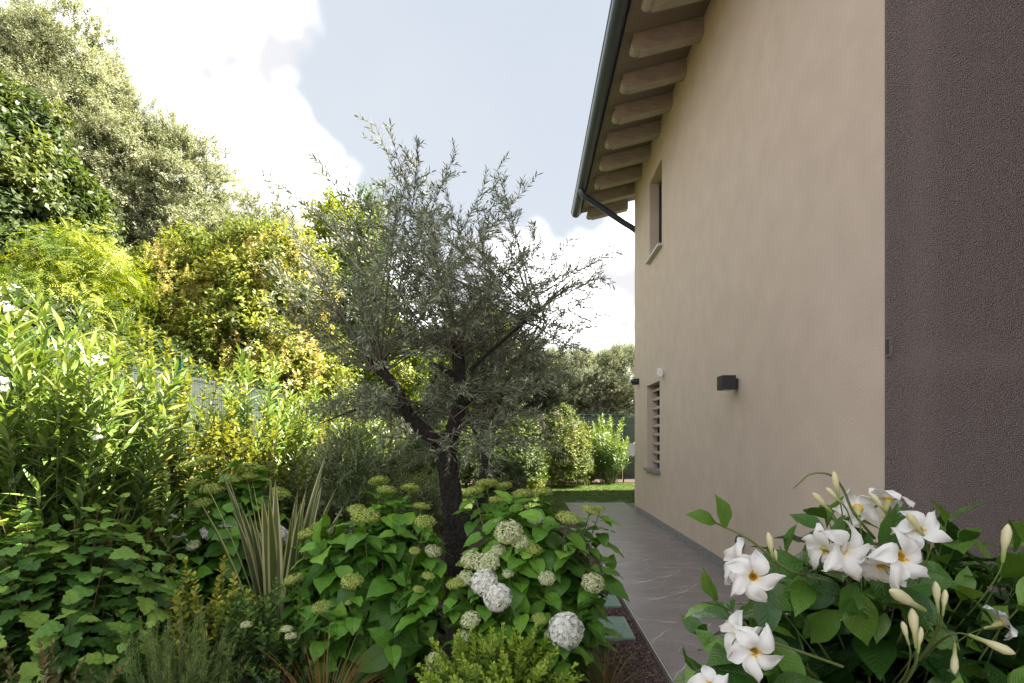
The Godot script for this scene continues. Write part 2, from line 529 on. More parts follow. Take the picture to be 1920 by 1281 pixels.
func materials() -> void:
	var bark := surface(Color.WHITE, 0.9)
	bark.albedo_texture = noise_tex(0.02, 3, 4, 512, [[0.0, lin(0.02, 0.016, 0.013)], [0.5, lin(0.055, 0.043, 0.036)], [1.0, lin(0.12, 0.1, 0.085)]])
	bark.uv1_triplanar = true; bark.uv1_world_triplanar = true; bark.uv1_scale = Vector3(5, 1.6, 5)
	bark.heightmap_enabled = true; bark.heightmap_texture = noise_tex(0.03, 8, 4, 512); bark.heightmap_scale = 9.0
	cache.bark = bark
	var st := surface(Color.WHITE, 0.7)
	st.vertex_color_use_as_albedo = true
	cache.stem = st
	# beige render of the house
	var beige := surface(Color.WHITE, 0.92, 0.0, 0.3)
	beige.albedo_texture = noise_tex(0.006, 21, 5, 1024, [[0.0, lin(0.53, 0.435, 0.36)], [0.5, lin(0.56, 0.46, 0.382)], [1.0, lin(0.59, 0.487, 0.405)]])
	beige.uv1_triplanar = true; beige.uv1_world_triplanar = true; beige.uv1_scale = Vector3.ONE * 0.33
	beige.heightmap_enabled = true; beige.heightmap_texture = noise_tex(0.12, 5, 3, 1024); beige.heightmap_scale = 0.2
	cache.beige = beige
	var soff := surface(Color(0.21, 0.172, 0.145), 0.85)
	cache.soffit = soff
	var raft := surface(Color.WHITE, 0.75)
	raft.albedo_texture = noise_tex(0.012, 2, 4, 512, [[0.0, lin(0.30, 0.262, 0.225)], [0.5, lin(0.365, 0.322, 0.28)], [1.0, lin(0.43, 0.385, 0.335)]])
	raft.uv1_triplanar = true; raft.uv1_world_triplanar = true; raft.uv1_scale = Vector3(0.5, 3, 3)
	cache.rafter = raft
	# dark roughcast, with the tiny shadows of its grain put into the colour
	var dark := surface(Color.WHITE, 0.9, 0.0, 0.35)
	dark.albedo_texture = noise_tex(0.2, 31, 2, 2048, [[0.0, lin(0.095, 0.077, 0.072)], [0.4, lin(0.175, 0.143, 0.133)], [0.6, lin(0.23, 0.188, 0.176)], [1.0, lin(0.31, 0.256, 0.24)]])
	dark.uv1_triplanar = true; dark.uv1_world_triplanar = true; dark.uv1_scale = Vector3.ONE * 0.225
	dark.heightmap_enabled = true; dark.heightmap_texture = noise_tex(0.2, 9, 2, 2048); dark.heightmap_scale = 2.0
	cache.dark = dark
	cache.metal = surface(Color(0.055, 0.072, 0.105), 0.38, 0.3)
	cache.black = surface(Color(0.022, 0.021, 0.022), 0.5)
	cache.white = surface(Color(0.75, 0.75, 0.73), 0.45)
	cache.stone = surface(Color.WHITE, 0.7)
	cache.stone.albedo_texture = noise_tex(0.03, 12, 4, 256, [[0.0, lin(0.16, 0.15, 0.15)], [1.0, lin(0.3, 0.29, 0.28)]])
	cache.stone.uv1_triplanar = true; cache.stone.uv1_world_triplanar = true; cache.stone.uv1_scale = Vector3.ONE * 2
	cache.pale_stone = surface(Color(0.5, 0.49, 0.47), 0.6)
	cache.frame = surface(Color(0.03, 0.028, 0.028), 0.5)
	var gl := StandardMaterial3D.new()
	gl.transparency = BaseMaterial3D.TRANSPARENCY_ALPHA; gl.albedo_color = Color(0.3, 0.35, 0.35, 0.25); gl.roughness = 0.05
	cache.glass = gl
	cache.green_paint = surface(Color(0.018, 0.085, 0.055), 0.45)

# ---------------------------------------------------------------- ground, path, lawn
func vein_stone() -> StandardMaterial3D:
	var w := 1024
	var im := Image.create(w, w, false, Image.FORMAT_RGB8)
	var f := FastNoiseLite.new()
	f.seed = 6; f.frequency = 0.004; f.fractal_octaves = 5
	for y in w:
		for x in w:
			var k := 1.0 + 0.22 * f.get_noise_2d(x * 1.2, y * 1.8) + 0.14 * f.get_noise_2d(x * 11, y * 11)
			im.set_pixel(x, y, (Color(0.205, 0.182, 0.178) * k).linear_to_srgb())
	var r := RandomNumberGenerator.new()
	r.seed = 77
	for q in 74:      # pale calcite veins, mostly across the walk
		var p := Vector2(r.randf() * w, r.randf() * w)
		var a := r.randfn() * 0.2 + (0.7 if r.randf() < 0.14 else 0.0)
		var n := r.randi_range(140, 640)
		var strong := r.randf_range(0.12, 0.4) if r.randf() < 0.55 else r.randf_range(0.6, 1.0)
		var wd := r.randf_range(1.6, 5.0)
		for k in n:
			a += r.randfn() * 0.045
			p += Vector2(cos(a), sin(a))
			var fade := sin(PI * k / n) * strong * (0.65 + 0.35 * sin(k * 0.05 + q))
			var wk := wd * (0.5 + 0.5 * sin(PI * k / n))
			var hw := int(ceil(wk * 1.8))
			for dy in range(-hw, hw + 1):
				var px := posmod(int(p.x), w)
				var py := posmod(int(p.y) + dy, w)
				im.set_pixel(px, py, im.get_pixel(px, py).lerp(Color(0.86, 0.83, 0.8), fade * exp(-pow(dy / wk, 2.0))))
	var m := surface(Color.WHITE, 0.42, 0.0, 0.45)
	m.albedo_texture = ImageTexture.create_from_image(im)
	m.roughness_texture = noise_tex(0.02, 14, 4, 512, [[0.0, Color(0.85, 0.85, 0.85)], [1.0, Color(1, 1, 1)]])
	return m

func ground() -> void:
	# earth: one sheet out to the horizon, dark bark mulch and soil
	var soil := surface(Color.WHITE, 0.95)
	soil.albedo_texture = noise_tex(0.03, 41, 5, 1024, [[0.0, lin(0.03, 0.02, 0.015)], [0.5, lin(0.085, 0.056, 0.042)], [1.0, lin(0.17, 0.115, 0.088)]])
	soil.uv1_triplanar = true; soil.uv1_world_triplanar = true; soil.uv1_scale = Vector3.ONE * 0.7
	soil.heightmap_enabled = true; soil.heightmap_texture = noise_tex(0.06, 43, 4, 1024); soil.heightmap_scale = 3.0
	var m := MB.new()
	m.quad(Vector3(-150, -0.03, 150), Vector3(150, -0.03, 150), Vector3(150, -0.03, -250), Vector3(-150, -0.03, -250))
	structure("ground", m.mesh(), soil)
	# walk of veined stone slabs
	var bed := surface(Color(0.13, 0.115, 0.112), 0.9)
	m = MB.new()
	m.box(Vector3(0.892, -0.02, -12.8), Vector3(2.26, 0.006, 2.0))
	m.box(Vector3(2.27, -0.02, -3.3), Vector3(3.95, 0.006, 2.0))
	m.box(Vector3(2.27, -0.02, -12.8), Vector3(6.5, 0.006, -11.6))
	var path := structure("path", m.mesh(), bed)
	var stone := vein_stone()
	var slabs := []
	for k in 6:
		m = MB.new()
		var sx := 1.358
		var sz := 0.6
		var c := 0.0006
		var o := Vector2(fposmod(k * 0.37, 1.0), fposmod(k * 0.61, 1.0))
		var su := 3.0
		m.quad(Vector3(c, 0.02, sz - c), Vector3(sx - c, 0.02, sz - c), Vector3(sx - c, 0.02, c), Vector3(c, 0.02, c), Color.WHITE, o, o + Vector2(sx / su, 0), o + Vector2(sx, sz) / su, o + Vector2(0, sz / su))
		for e in [[Vector3(c, 0, sz - c), Vector3(sx - c, 0, sz - c)], [Vector3(sx - c, 0, sz - c), Vector3(sx - c, 0, c)], [Vector3(sx - c, 0, c), Vector3(c, 0, c)], [Vector3(c, 0, c), Vector3(c, 0, sz - c)]]:
			m.quad(e[0] + Vector3(0, 0.007, 0), e[1] + Vector3(0, 0.007, 0), e[1] + Vector3(0, 0.02, 0), e[0] + Vector3(0, 0.02, 0), Color.WHITE, o, o + Vector2(0.1, 0), o + Vector2(0.1, 0.1), o)
		slabs.append(m.mesh())
	for row in 24:
		part("slab", slabs[(row * 5 + row / 3) % 6], stone, path, Transform3D(Basis(), Vector3(0.895, 0, -12.8 + row * 0.6)))
	for row in 8:
		part("slab", slabs[(row * 5 + 2) % 6], stone, path, Transform3D(Basis(), Vector3(2.275, 0, -3.28 + row * 0.6)))
	# thin metal strip along the walk
	m = MB.new()
	m.box(Vector3(0.878, -0.025, -12.8), Vector3(0.889, 0.026, 2.0))
	var edge := structure("path_edging", m.mesh(), surface(Color(0.42, 0.40, 0.38), 0.45, 0.3))
	edge.set_meta("label", "thin pale metal edging strip along the stone walk")
	# lawn at the far end
	var turf := surface(Color.WHITE, 0.95)
	turf.albedo_texture = noise_tex(0.02, 51, 5, 512, [[0.0, lin(0.05, 0.085, 0.018)], [0.5, lin(0.085, 0.135, 0.028)], [1.0, lin(0.13, 0.17, 0.045)]])
	turf.uv1_triplanar = true; turf.uv1_world_triplanar = true; turf.uv1_scale = Vector3.ONE * 0.5
	var edge_pts := PackedVector2Array()
	for p in [[-2.6, -12.2], [-3.0, -14.5], [-2.7, -16.6], [-1.5, -17.6], [0.0, -18.2], [2.0, -18.6], [4.0, -18.7], [7.0, -18.7], [7.0, -12.81], [0.87, -12.81], [0.87, -10.6], [0.1, -10.2], [-1.2, -11.0]]:
		edge_pts.append(Vector2(p[0], p[1]))
	m = MB.new()
	var idx := Geometry2D.triangulate_polygon(edge_pts)
	for p in edge_pts: m.vert(Vector3(p.x, -0.004, p.y))
	for k in range(0, idx.size(), 3): m.tri(idx[k], idx[k + 2], idx[k + 1])
	var lawn := structure("lawn", m.mesh(), turf)
	var blade := MB.new()
	var r := RandomNumberGenerator.new()
	r.seed = 5
	for k in 16:
		var a := r.randf() * TAU
		var q := Vector3(r.randfn() * 0.035, 0, r.randfn() * 0.035)
		var hgt := r.randf_range(0.025, 0.05)
		var lean := Vector3(cos(a), 0, sin(a)) * hgt * r.randf_range(0.2, 0.7)
		var wd := Vector3(-sin(a), 0, cos(a)) * 0.0025
		var f := blade.vert(q - wd)
		blade.vert(q + wd); blade.vert(q + lean + Vector3(0, hgt, 0))
		blade.tri(f, f + 1, f + 2)
	var bm := blade.mesh()
	var cp := Copies3D.new()
	var n := 0
	while n < 16000:
		var p := Vector2(r.randf_range(-3, 5), r.randf_range(-18.7, -10.2))
		n += 1
		if not Geometry2D.is_point_in_polygon(p, edge_pts): continue
		var k := r.randf()
		cp.put(Transform3D(Basis(Vector3.UP, r.randf() * TAU) * r.randf_range(0.8, 1.3), Vector3(p.x, -0.006, p.y)), Color(0.075, 0.13, 0.022).lerp(Color(0.15, 0.2, 0.05), k * k))
	var grass := scatter("grass", bm, leafy(Color.WHITE, 0.6, 0.6, 0.5), cp, self)
	tag(grass, "short green turf of the lawn beyond the walk", "grass", "", "stuff")
	# lava gravel along the walk
	var peb := MB.new()
	var sph := []
	for k in 12:
		var ph := acos(1.0 - 2.0 * (k + 0.5) / 12)
		var th := k * 2.39996
		sph.append(Vector3(sin(ph) * cos(th), cos(ph), sin(ph) * sin(th)))
	var top := [Vector3(0, 0.8, 0), Vector3(0.9, 0.1, 0.2), Vector3(0.3, 0.2, 0.95), Vector3(-0.75, 0.0, 0.6), Vector3(-0.8, 0.3, -0.5), Vector3(0.3, 0.1, -0.9), Vector3(0, -0.7, 0)]
	for k in 5:
		var a: Vector3 = top[1 + k]
		var b: Vector3 = top[1 + (k + 1) % 5]
		for q in [[top[0], b, a], [top[6], a, b]]:
			var f := peb.vert(q[0])
			peb.vert(q[1]); peb.vert(q[2])
			peb.tri(f, f + 1, f + 2)
	cp = Copies3D.new()
	for k in 26000:
		var z := -r.randf_range(2.4, 7.5)
		var x := 0.872 - pow(r.randf(), 1.25) * 0.75
		var s := r.randf_range(0.005, 0.0115)
		var t := r.randf()
		cp.put(Transform3D(Basis.from_euler(Vector3(r.randf(), r.randf(), r.randf()) * TAU) * s, Vector3(x, -0.026 + r.randf() * 0.016, z)), Color(0.07, 0.046, 0.042).lerp(Color(0.24, 0.15, 0.13), t * t))
	var gm := surface(Color.WHITE, 0.9)
	gm.vertex_color_use_as_albedo = true
	tag(scatter("gravel", peb.mesh(), gm, cp, self), "dark reddish lava gravel beside the stone walk", "gravel", "", "stuff")
	# bark chips over the beds
	cp = Copies3D.new()
	for k in 15000:
		var z := -r.randf_range(2.0, 13.0)
		var x := r.randf_range(-4.0, 0.3)
		var t := r.randf()
		cp.put(Transform3D(Basis.from_euler(Vector3(r.randfn() * 0.3, r.randf() * TAU, r.randfn() * 0.3)) * Basis.from_scale(Vector3(r.randf_range(0.008, 0.022), 0.004, 0.008)), Vector3(x, -0.026, z)), Color(0.05, 0.03, 0.02).lerp(Color(0.21, 0.135, 0.1), t))
	tag(scatter("bark_mulch", peb.mesh(), gm, cp, self), "brown bark chips covering the planting beds", "mulch", "", "stuff")
	# ribbed green lids of buried valve boxes
	var lid_mat := surface(Color(0.17, 0.27, 0.215), 0.5)
	var lids := [[Vector3(0.66, 0, -4.36), Vector2(0.30, 0.50), "green ribbed plastic valve-box lid in the gravel, beside the sedge tuft"], [Vector3(0.70, 0, -5.08), Vector2(0.28, 0.36), "smaller green ribbed plastic lid in the gravel, beyond the other lid"], [Vector3(1.40, 0, -13.2), Vector2(0.46, 0.36), "pale green plastic lid in the lawn just past the end of the walk"], [Vector3(2.12, 0, -13.2), Vector2(0.48, 0.36), "pale green plastic lid in the lawn by the house corner"]]
	for l in lids:
		var o := thing("valve_box_lid", l[2], "box lid", l[0], "green lids of buried boxes")
		var s: Vector2 = l[1]
		m = MB.new()
		m.box(Vector3(-s.x / 2, -0.03, -s.y / 2), Vector3(s.x / 2, 0.004, s.y / 2))
		part("plate", m.mesh(), lid_mat, o)
		m = MB.new()
		m.box(Vector3(-s.x / 2 + 0.015, 0, -0.006), Vector3(s.x / 2 - 0.015, 0.008, 0.006))
		var rib := m.mesh()
		var c := int(s.y / 0.045)
		for k in c:
			part("rib", rib, lid_mat, o, Transform3D(Basis(), Vector3(0, 0, -s.y / 2 + (k + 0.5) * s.y / c)))

# ---------------------------------------------------------------- house
func house() -> void:
	var o := thing("house", "two-storey house with beige plaster side wall and dark roughcast front", "house", Vector3(2.24, 0, -3.39))
	var base := Vector3(2.24, 0, -3.39)
	var L := 8.07      # length of the side wall
	# side wall with two window openings
	var wall := CSGBox3D.new()
	wall.name = "side_wall"
	wall.size = Vector3(0.36, 6.89, L - 0.021); wall.position = Vector3(0.18, 3.445, -L / 2 - 0.0105)
	wall.material = cache.beige
	for w in [[9.29, 10.29, 0.97, 2.5], [9.14, 10.06, 4.77, 6.21]]:
		var h := CSGBox3D.new()
		h.name = "opening"; h.operation = CSGShape3D.OPERATION_SUBTRACTION
		h.size = Vector3(0.6, w[3] - w[2], w[1] - w[0])
		h.position = Vector3(0, (w[2] + w[3]) / 2, -(w[0] + w[1]) / 2 + 3.39) - wall.position + Vector3(0.18, 0, 0)
		h.material = cache.beige
		wall.add_child(h)
	o.add_child(wall)
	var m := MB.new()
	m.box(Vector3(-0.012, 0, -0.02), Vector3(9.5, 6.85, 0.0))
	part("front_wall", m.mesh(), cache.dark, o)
	m = MB.new()
	m.box(Vector3(0.37, 0, -L), Vector3(9.5, 6.8, -L + 0.34))
	m.box(Vector3(9.16, 0, -L + 0.35), Vector3(9.5, 6.8, -0.34))
	m.box(Vector3(0.37, 0, -0.33), Vector3(9.5, 6.8, -0.021))
	m.box(Vector3(0.37, 3.1, -L + 0.35), Vector3(9.15, 3.3, -0.34))
	m.box(Vector3(0.9, 0, -L + 0.36), Vector3(1.0, 3.09, -0.34))
	m.box(Vector3(0.9, 3.31, -L + 0.36), Vector3(1.0, 6.78, -0.34))
	part("back_walls", m.mesh(), cache.beige, o)
	# unseen block added behind the house to cast shade on the near lawn
	m = MB.new()
	m.box(Vector3(2.2, 0, -13.0), Vector3(9.5, 6.3, -L - 0.01))
	part("rear_shade_block", m.mesh(), cache.beige, o)
	# unseen block added beside the terrace to keep the sun off the planter
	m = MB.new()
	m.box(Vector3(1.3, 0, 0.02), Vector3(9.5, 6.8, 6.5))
	part("front_shade_block", m.mesh(), cache.dark, o)
	# skirting tiles
	m = MB.new()
	m.box(Vector3(-0.014, 0.006, -0.655), Vector3(-0.001, 0.13, 0.0))
	var skirt := m.mesh()
	for k in 12:
		part("skirting_tile", skirt, cache.stone, o, Transform3D(Basis(), Vector3(0, 0, -0.004 - k * 0.66)))
	# roof: sloping slab with an eave over the walk
	var sl := 0.25
	var eave := 1.2 - base.x
	var zn := 0.85
	var zf := -(12.43 - 3.39)
	var y0 := 6.64
	var ridge := 5.0
	var yr := y0 + (ridge - eave) * sl
	var prof := PackedVector2Array([Vector2(eave, y0), Vector2(ridge, yr), Vector2(2 * ridge - eave, y0), Vector2(2 * ridge - eave, y0 + 0.2), Vector2(ridge, yr + 0.22), Vector2(eave, y0 + 0.2)])
	m = MB.new()
	m.prism(prof, zf, zn)
	part("roof", m.mesh(), cache.soffit, o)
	m = MB.new()
	var up := PackedVector2Array([Vector2(eave - 0.06, y0 + 0.205), Vector2(ridge, yr + 0.225), Vector2(2 * ridge - eave + 0.06, y0 + 0.205), Vector2(2 * ridge - eave + 0.06, y0 + 0.25), Vector2(ridge, yr + 0.28), Vector2(eave - 0.06, y0 + 0.25)])
	m.prism(up, zf - 0.03, zn + 0.03)
	part("roof_covering", m.mesh(), surface(Color(0.14, 0.1, 0.085), 0.8), o)
	# boards of the soffit
	m = MB.new()
	var bw := 0.19
	m.prism(PackedVector2Array([Vector2(eave + 0.01, -0.012), Vector2(0.0, -0.012 - 0.0 + (0.0 - eave - 0.01) * sl), Vector2(0.0, (0.0 - eave - 0.01) * sl - 0.001), Vector2(eave + 0.01, -0.001)]), -bw + 0.004, 0.0)
	var board := m.mesh()
	var z := zn - 0.02
	while z > zf + bw:
		part("soffit_board", board, cache.soffit, o, Transform3D(Basis(), Vector3(0, y0 + 0.0025, z)))
		z -= bw
	# rafters with carved ends
	var e0 := 1.345 - base.x
	var rp := PackedVector2Array()
	var d := 0.24
	rp.append(Vector2(0.0, -0.014)); 
	rp.append(Vector2(e0, -0.014 + 0.0))
	for k in [[0.0, -0.06], [0.022, -0.066], [0.024, -0.082], [-0.002, -0.094], [-0.024, -0.115], [-0.03, -0.145], [-0.018, -0.178], [0.012, -0.205], [0.05, -0.218], [0.09, -0.215], [0.094, -0.24]]:
		rp.append(Vector2(e0 + k[0], k[1]))
	rp.append(Vector2(0.0, -d))
	for k in rp.size():
		rp[k].y += (rp[k].x - eave) * sl
	m = MB.new()
	m.prism(rp, -0.08, 0.08)
	var raft := m.mesh()
	for k in 13:
		var rz := 12.29 - k * 0.752
		part("rafter", raft, cache.rafter, o, Transform3D(Basis(), Vector3(0, y0, -(rz - 3.39))))
	# gutter: half-round trough with a rolled lip, then its spout
	var gp := PackedVector2Array()
	var gc := Vector2(1.09 - base.x, 6.655)
	for k in 13:
		var a := PI + PI * k / 12.0
		gp.append(gc + Vector2(cos(a), sin(a)) * 0.105)
	for k in 13:
		var a := TAU - PI * k / 12.0
		gp.append(gc + Vector2(cos(a), sin(a)) * 0.1)
	m = MB.new()
	m.prism(gp, zf - 0.02, zn + 0.03)
	var n := 12
	m.tube(PackedVector3Array([Vector3(gc.x - 0.103, gc.y + 0.004, zf - 0.02), Vector3(gc.x - 0.103, gc.y + 0.004, zn + 0.03)]), PackedFloat32Array([0.012, 0.012]), 8, Color.WHITE, true)
	for k in n:
		var a0 := PI + PI * k / n
		var a1 := PI + PI * (k + 1) / n
		m.quad(Vector3(gc.x, gc.y, zf - 0.018), Vector3(gc.x + cos(a0) * 0.104, gc.y + sin(a0) * 0.104, zf - 0.018), Vector3(gc.x + cos(a1) * 0.104, gc.y + sin(a1) * 0.104, zf - 0.018), Vector3(gc.x, gc.y, zf - 0.018))
	part("gutter", m.mesh(), cache.metal, o)
	m = MB.new()
	m.box(Vector3(eave - 0.004, 6.60, zf + 0.0), Vector3(eave - 0.001, 6.90, zn))
	part("fascia", m.mesh(), cache.metal, o)
	# downpipe: elbow under the gutter, slope to the far corner, down the end wall
	m = MB.new()
	var dp := PackedVector3Array([Vector3(gc.x, 6.6, -7.69), Vector3(gc.x, 6.52, -7.69), Vector3(gc.x + 0.015, 6.47, -7.69), Vector3(gc.x + 0.06, 6.43, -7.7), Vector3(gc.x + 0.13, 6.40, -7.71), Vector3(-0.25, 6.05, -8.05), Vector3(-0.05, 5.97, -8.13), Vector3(0.06, 5.91, -8.17), Vector3(0.14, 5.83, -8.19), Vector3(0.16, 5.7, -8.2), Vector3(0.16, 0.02, -8.2)])
	var dr := PackedFloat32Array()
	for k in dp.size(): dr.append(0.06)
	m.tube(dp, dr, 12, Color.WHITE, true)
	part("downpipe", m.mesh(), cache.metal, o)
	# upper window
	var wz0 := 3.39 - 9.14
	var wz1 := 3.39 - 10.06
	m = MB.new()
	m.box(Vector3(0.17, 4.785, wz1 + 0.003), Vector3(0.24, 6.205, wz1 + 0.07))
	m.box(Vector3(0.17, 4.785, wz0 - 0.07), Vector3(0.24, 6.205, wz0 - 0.003))
	m.box(Vector3(0.17, 6.13, wz1 + 0.071), Vector3(0.24, 6.205, wz0 - 0.071))
	m.box(Vector3(0.17, 4.785, wz1 + 0.071), Vector3(0.24, 4.86, wz0 - 0.071))
	m.box(Vector3(0.165, 4.861, (wz0 + wz1) / 2 - 0.05), Vector3(0.238, 6.129, (wz0 + wz1) / 2 + 0.05))
	var win := part("window", m.mesh(), cache.frame, o)
	m = MB.new()
	m.box(Vector3(0.20, 4.86, wz1 + 0.07), Vector3(0.21, 6.13, (wz0 + wz1) / 2 - 0.051))
	part("pane", m.mesh(), cache.glass, win)
	m = MB.new()
	m.box(Vector3(0.20, 4.86, (wz0 + wz1) / 2 + 0.051), Vector3(0.21, 6.13, wz0 - 0.07))
	part("pane", m.mesh(), cache.glass, win)
	m = MB.new()
	m.box(Vector3(-0.075, 4.735, wz1 - 0.04), Vector3(0.169, 4.775, wz0 + 0.04))
	part("sill", m.mesh(), cache.pale_stone, win)
	# lower window: fixed louvre slats in front of dark glass
	wz0 = 3.39 - 9.29
	wz1 = 3.39 - 10.29
	m = MB.new()
	m.box(Vector3(0.20, 0.98, wz1 + 0.003), Vector3(0.27, 2.495, wz1 + 0.06))
	m.box(Vector3(0.20, 0.98, wz0 - 0.06), Vector3(0.27, 2.495, wz0 - 0.003))
	m.box(Vector3(0.20, 2.43, wz1 + 0.061), Vector3(0.27, 2.495, wz0 - 0.061))
	m.box(Vector3(0.20, 0.98, wz1 + 0.061), Vector3(0.27, 1.05, wz0 - 0.061))
	var low := part("louvre_window", m.mesh(), cache.frame, o)
	m = MB.new()
	m.box(Vector3(0.235, 1.05, wz1 + 0.06), Vector3(0.245, 2.43, wz0 - 0.06))
	part("pane", m.mesh(), cache.glass, low)
	m = MB.new()
	m.box(Vector3(0.105, -0.024, wz1 + 0.002), Vector3(0.135, 0.024, wz0 - 0.002))
	var slat := m.mesh()
	var sm := surface(Color(0.42, 0.375, 0.29), 0.6)
	for k in 9:
		part("slat", slat, sm, low, Transform3D(Basis(), Vector3(0, 1.10 + k * 0.163, 0)))
	m = MB.new()
	m.box(Vector3(-0.06, 0.92, wz1 - 0.05), Vector3(0.199, 0.972, wz0 + 0.05))
	part("sill", m.mesh(), cache.stone, low)
	# box lamp on the wall
	var lamp := thing("wall_lamp", "black square box wall lamp on the beige plaster", "lamp", Vector3(2.24, 2.1, -5.86))
	m = MB.new()
	m.box(Vector3(-0.035, -0.05, -0.045), Vector3(0.0, 0.05, 0.045))
	part("wall_plate", m.mesh(), cache.black, lamp)
	m = MB.new()
	var bev := 0.004
	var hx := 0.075
	m.prism(PackedVector2Array([Vector2(-hx + bev, -hx), Vector2(hx - bev, -hx), Vector2(hx, -hx + bev), Vector2(hx, hx - bev), Vector2(hx - bev, hx), Vector2(-hx + bev, hx), Vector2(-hx, hx - bev), Vector2(-hx, -hx + bev)]), -hx, hx)
	part("housing", m.mesh(), cache.black, lamp, Transform3D(Basis(), Vector3(-0.111, 0.005, 0)))
	m = MB.new()
	m.box(Vector3(-0.05, -0.006, -0.05), Vector3(0.05, 0.0, 0.05))
	part("lens", m.mesh(), cache.white, lamp, Transform3D(Basis(), Vector3(-0.111, -0.0715, 0)))
	# round floodlight near the far corner
	var spot := thing("spotlight", "black cone-shaped wall spotlight by the house corner", "lamp", Vector3(2.24, 2.67, -11.05))
	m = MB.new()
	m.tube(PackedVector3Array([Vector3(0, 0, 0), Vector3(-0.03, 0, 0), Vector3(-0.05, 0.005, 0), Vector3(-0.13, 0.0, 0), Vector3(-0.155, -0.012, 0)]), PackedFloat32Array([0.062, 0.066, 0.064, 0.052, 0.03]), 16, Color.WHITE, true)
	part("housing", m.mesh(), cache.black, spot)
	m = MB.new()
	m.tube(PackedVector3Array([Vector3(-0.09, -0.07, 0), Vector3(-0.09, -0.02, 0)]), PackedFloat32Array([0.036, 0.04]), 14, Color.WHITE, true)
	part("lens_ring", m.mesh(), cache.black, spot)
	# white alarm sensor
	var sen := thing("alarm_sensor", "small white motion sensor on the beige wall above the louvred window", "sensor", Vector3(2.24, 2.6, -9.0))
	m = MB.new()
	m.box(Vector3(-0.03, -0.045, -0.03), Vector3(0, 0.045, 0.03))
	part("bracket", m.mesh(), surface(Color(0.5, 0.5, 0.5), 0.5), sen)
	m = MB.new()
	var rounded := PackedVector2Array()
	for k in 24:
		var a := TAU * k / 24
		rounded.append(Vector2(signf(cos(a)) * pow(absf(cos(a)), 0.4) * 0.035, signf(sin(a)) * pow(absf(sin(a)), 0.4) * 0.072))
	m.prism(rounded, -0.04, 0.04, Transform3D(Basis(), Vector3(-0.066, 0, 0)))
	part("housing", m.mesh(), cache.white, sen)
	# white box on the end wall, seen past the corner
	var box := thing("meter_box", "white plastic box fixed by the far house corner", "box", Vector3(2.21, 1.28, -11.56))
	m = MB.new()
	m.box(Vector3(-0.075, -0.12, -0.1), Vector3(0.13, 0.12, 0.0999))
	part("cabinet", m.mesh(), cache.white, box)
	m = MB.new()
	m.box(Vector3(-0.085, 0.12, -0.11), Vector3(0.13, 0.135, 0.1001))
	part("cover", m.mesh(), cache.white, box)
	# round black outlet low on the wall
	var out := thing("step_light", "round black fitting low on the beige wall above the skirting", "lamp", Vector3(2.24, 0.42, -5.72))
	m = MB.new()
	m.tube(PackedVector3Array([Vector3(0, 0, 0), Vector3(-0.02, 0, 0), Vector3(-0.045, 0, 0), Vector3(-0.055, 0, 0)]), PackedFloat32Array([0.07, 0.078, 0.07, 0.05]), 20, Color.WHITE, true)
	part("housing", m.mesh(), cache.black, out)
	m = MB.new()
	m.tube(PackedVector3Array([Vector3(-0.05, 0, 0), Vector3(-0.058, 0, 0)]), PackedFloat32Array([0.04, 0.035]), 16, Color.WHITE, true)
	part("lens", m.mesh(), cache.frame, out)
	# small dark plate on the corner
	var pl := thing("corner_plate", "small dark plate fixed on the corner of the roughcast wall", "plate", Vector3(2.228, 2.07, -3.36))
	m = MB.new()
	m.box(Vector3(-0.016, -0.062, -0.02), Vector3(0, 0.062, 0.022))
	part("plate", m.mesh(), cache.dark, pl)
	m = MB.new()
	m.box(Vector3(-0.019, -0.045, -0.012), Vector3(-0.016, 0.045, 0.014))
	part("face", m.mesh(), cache.frame, pl)

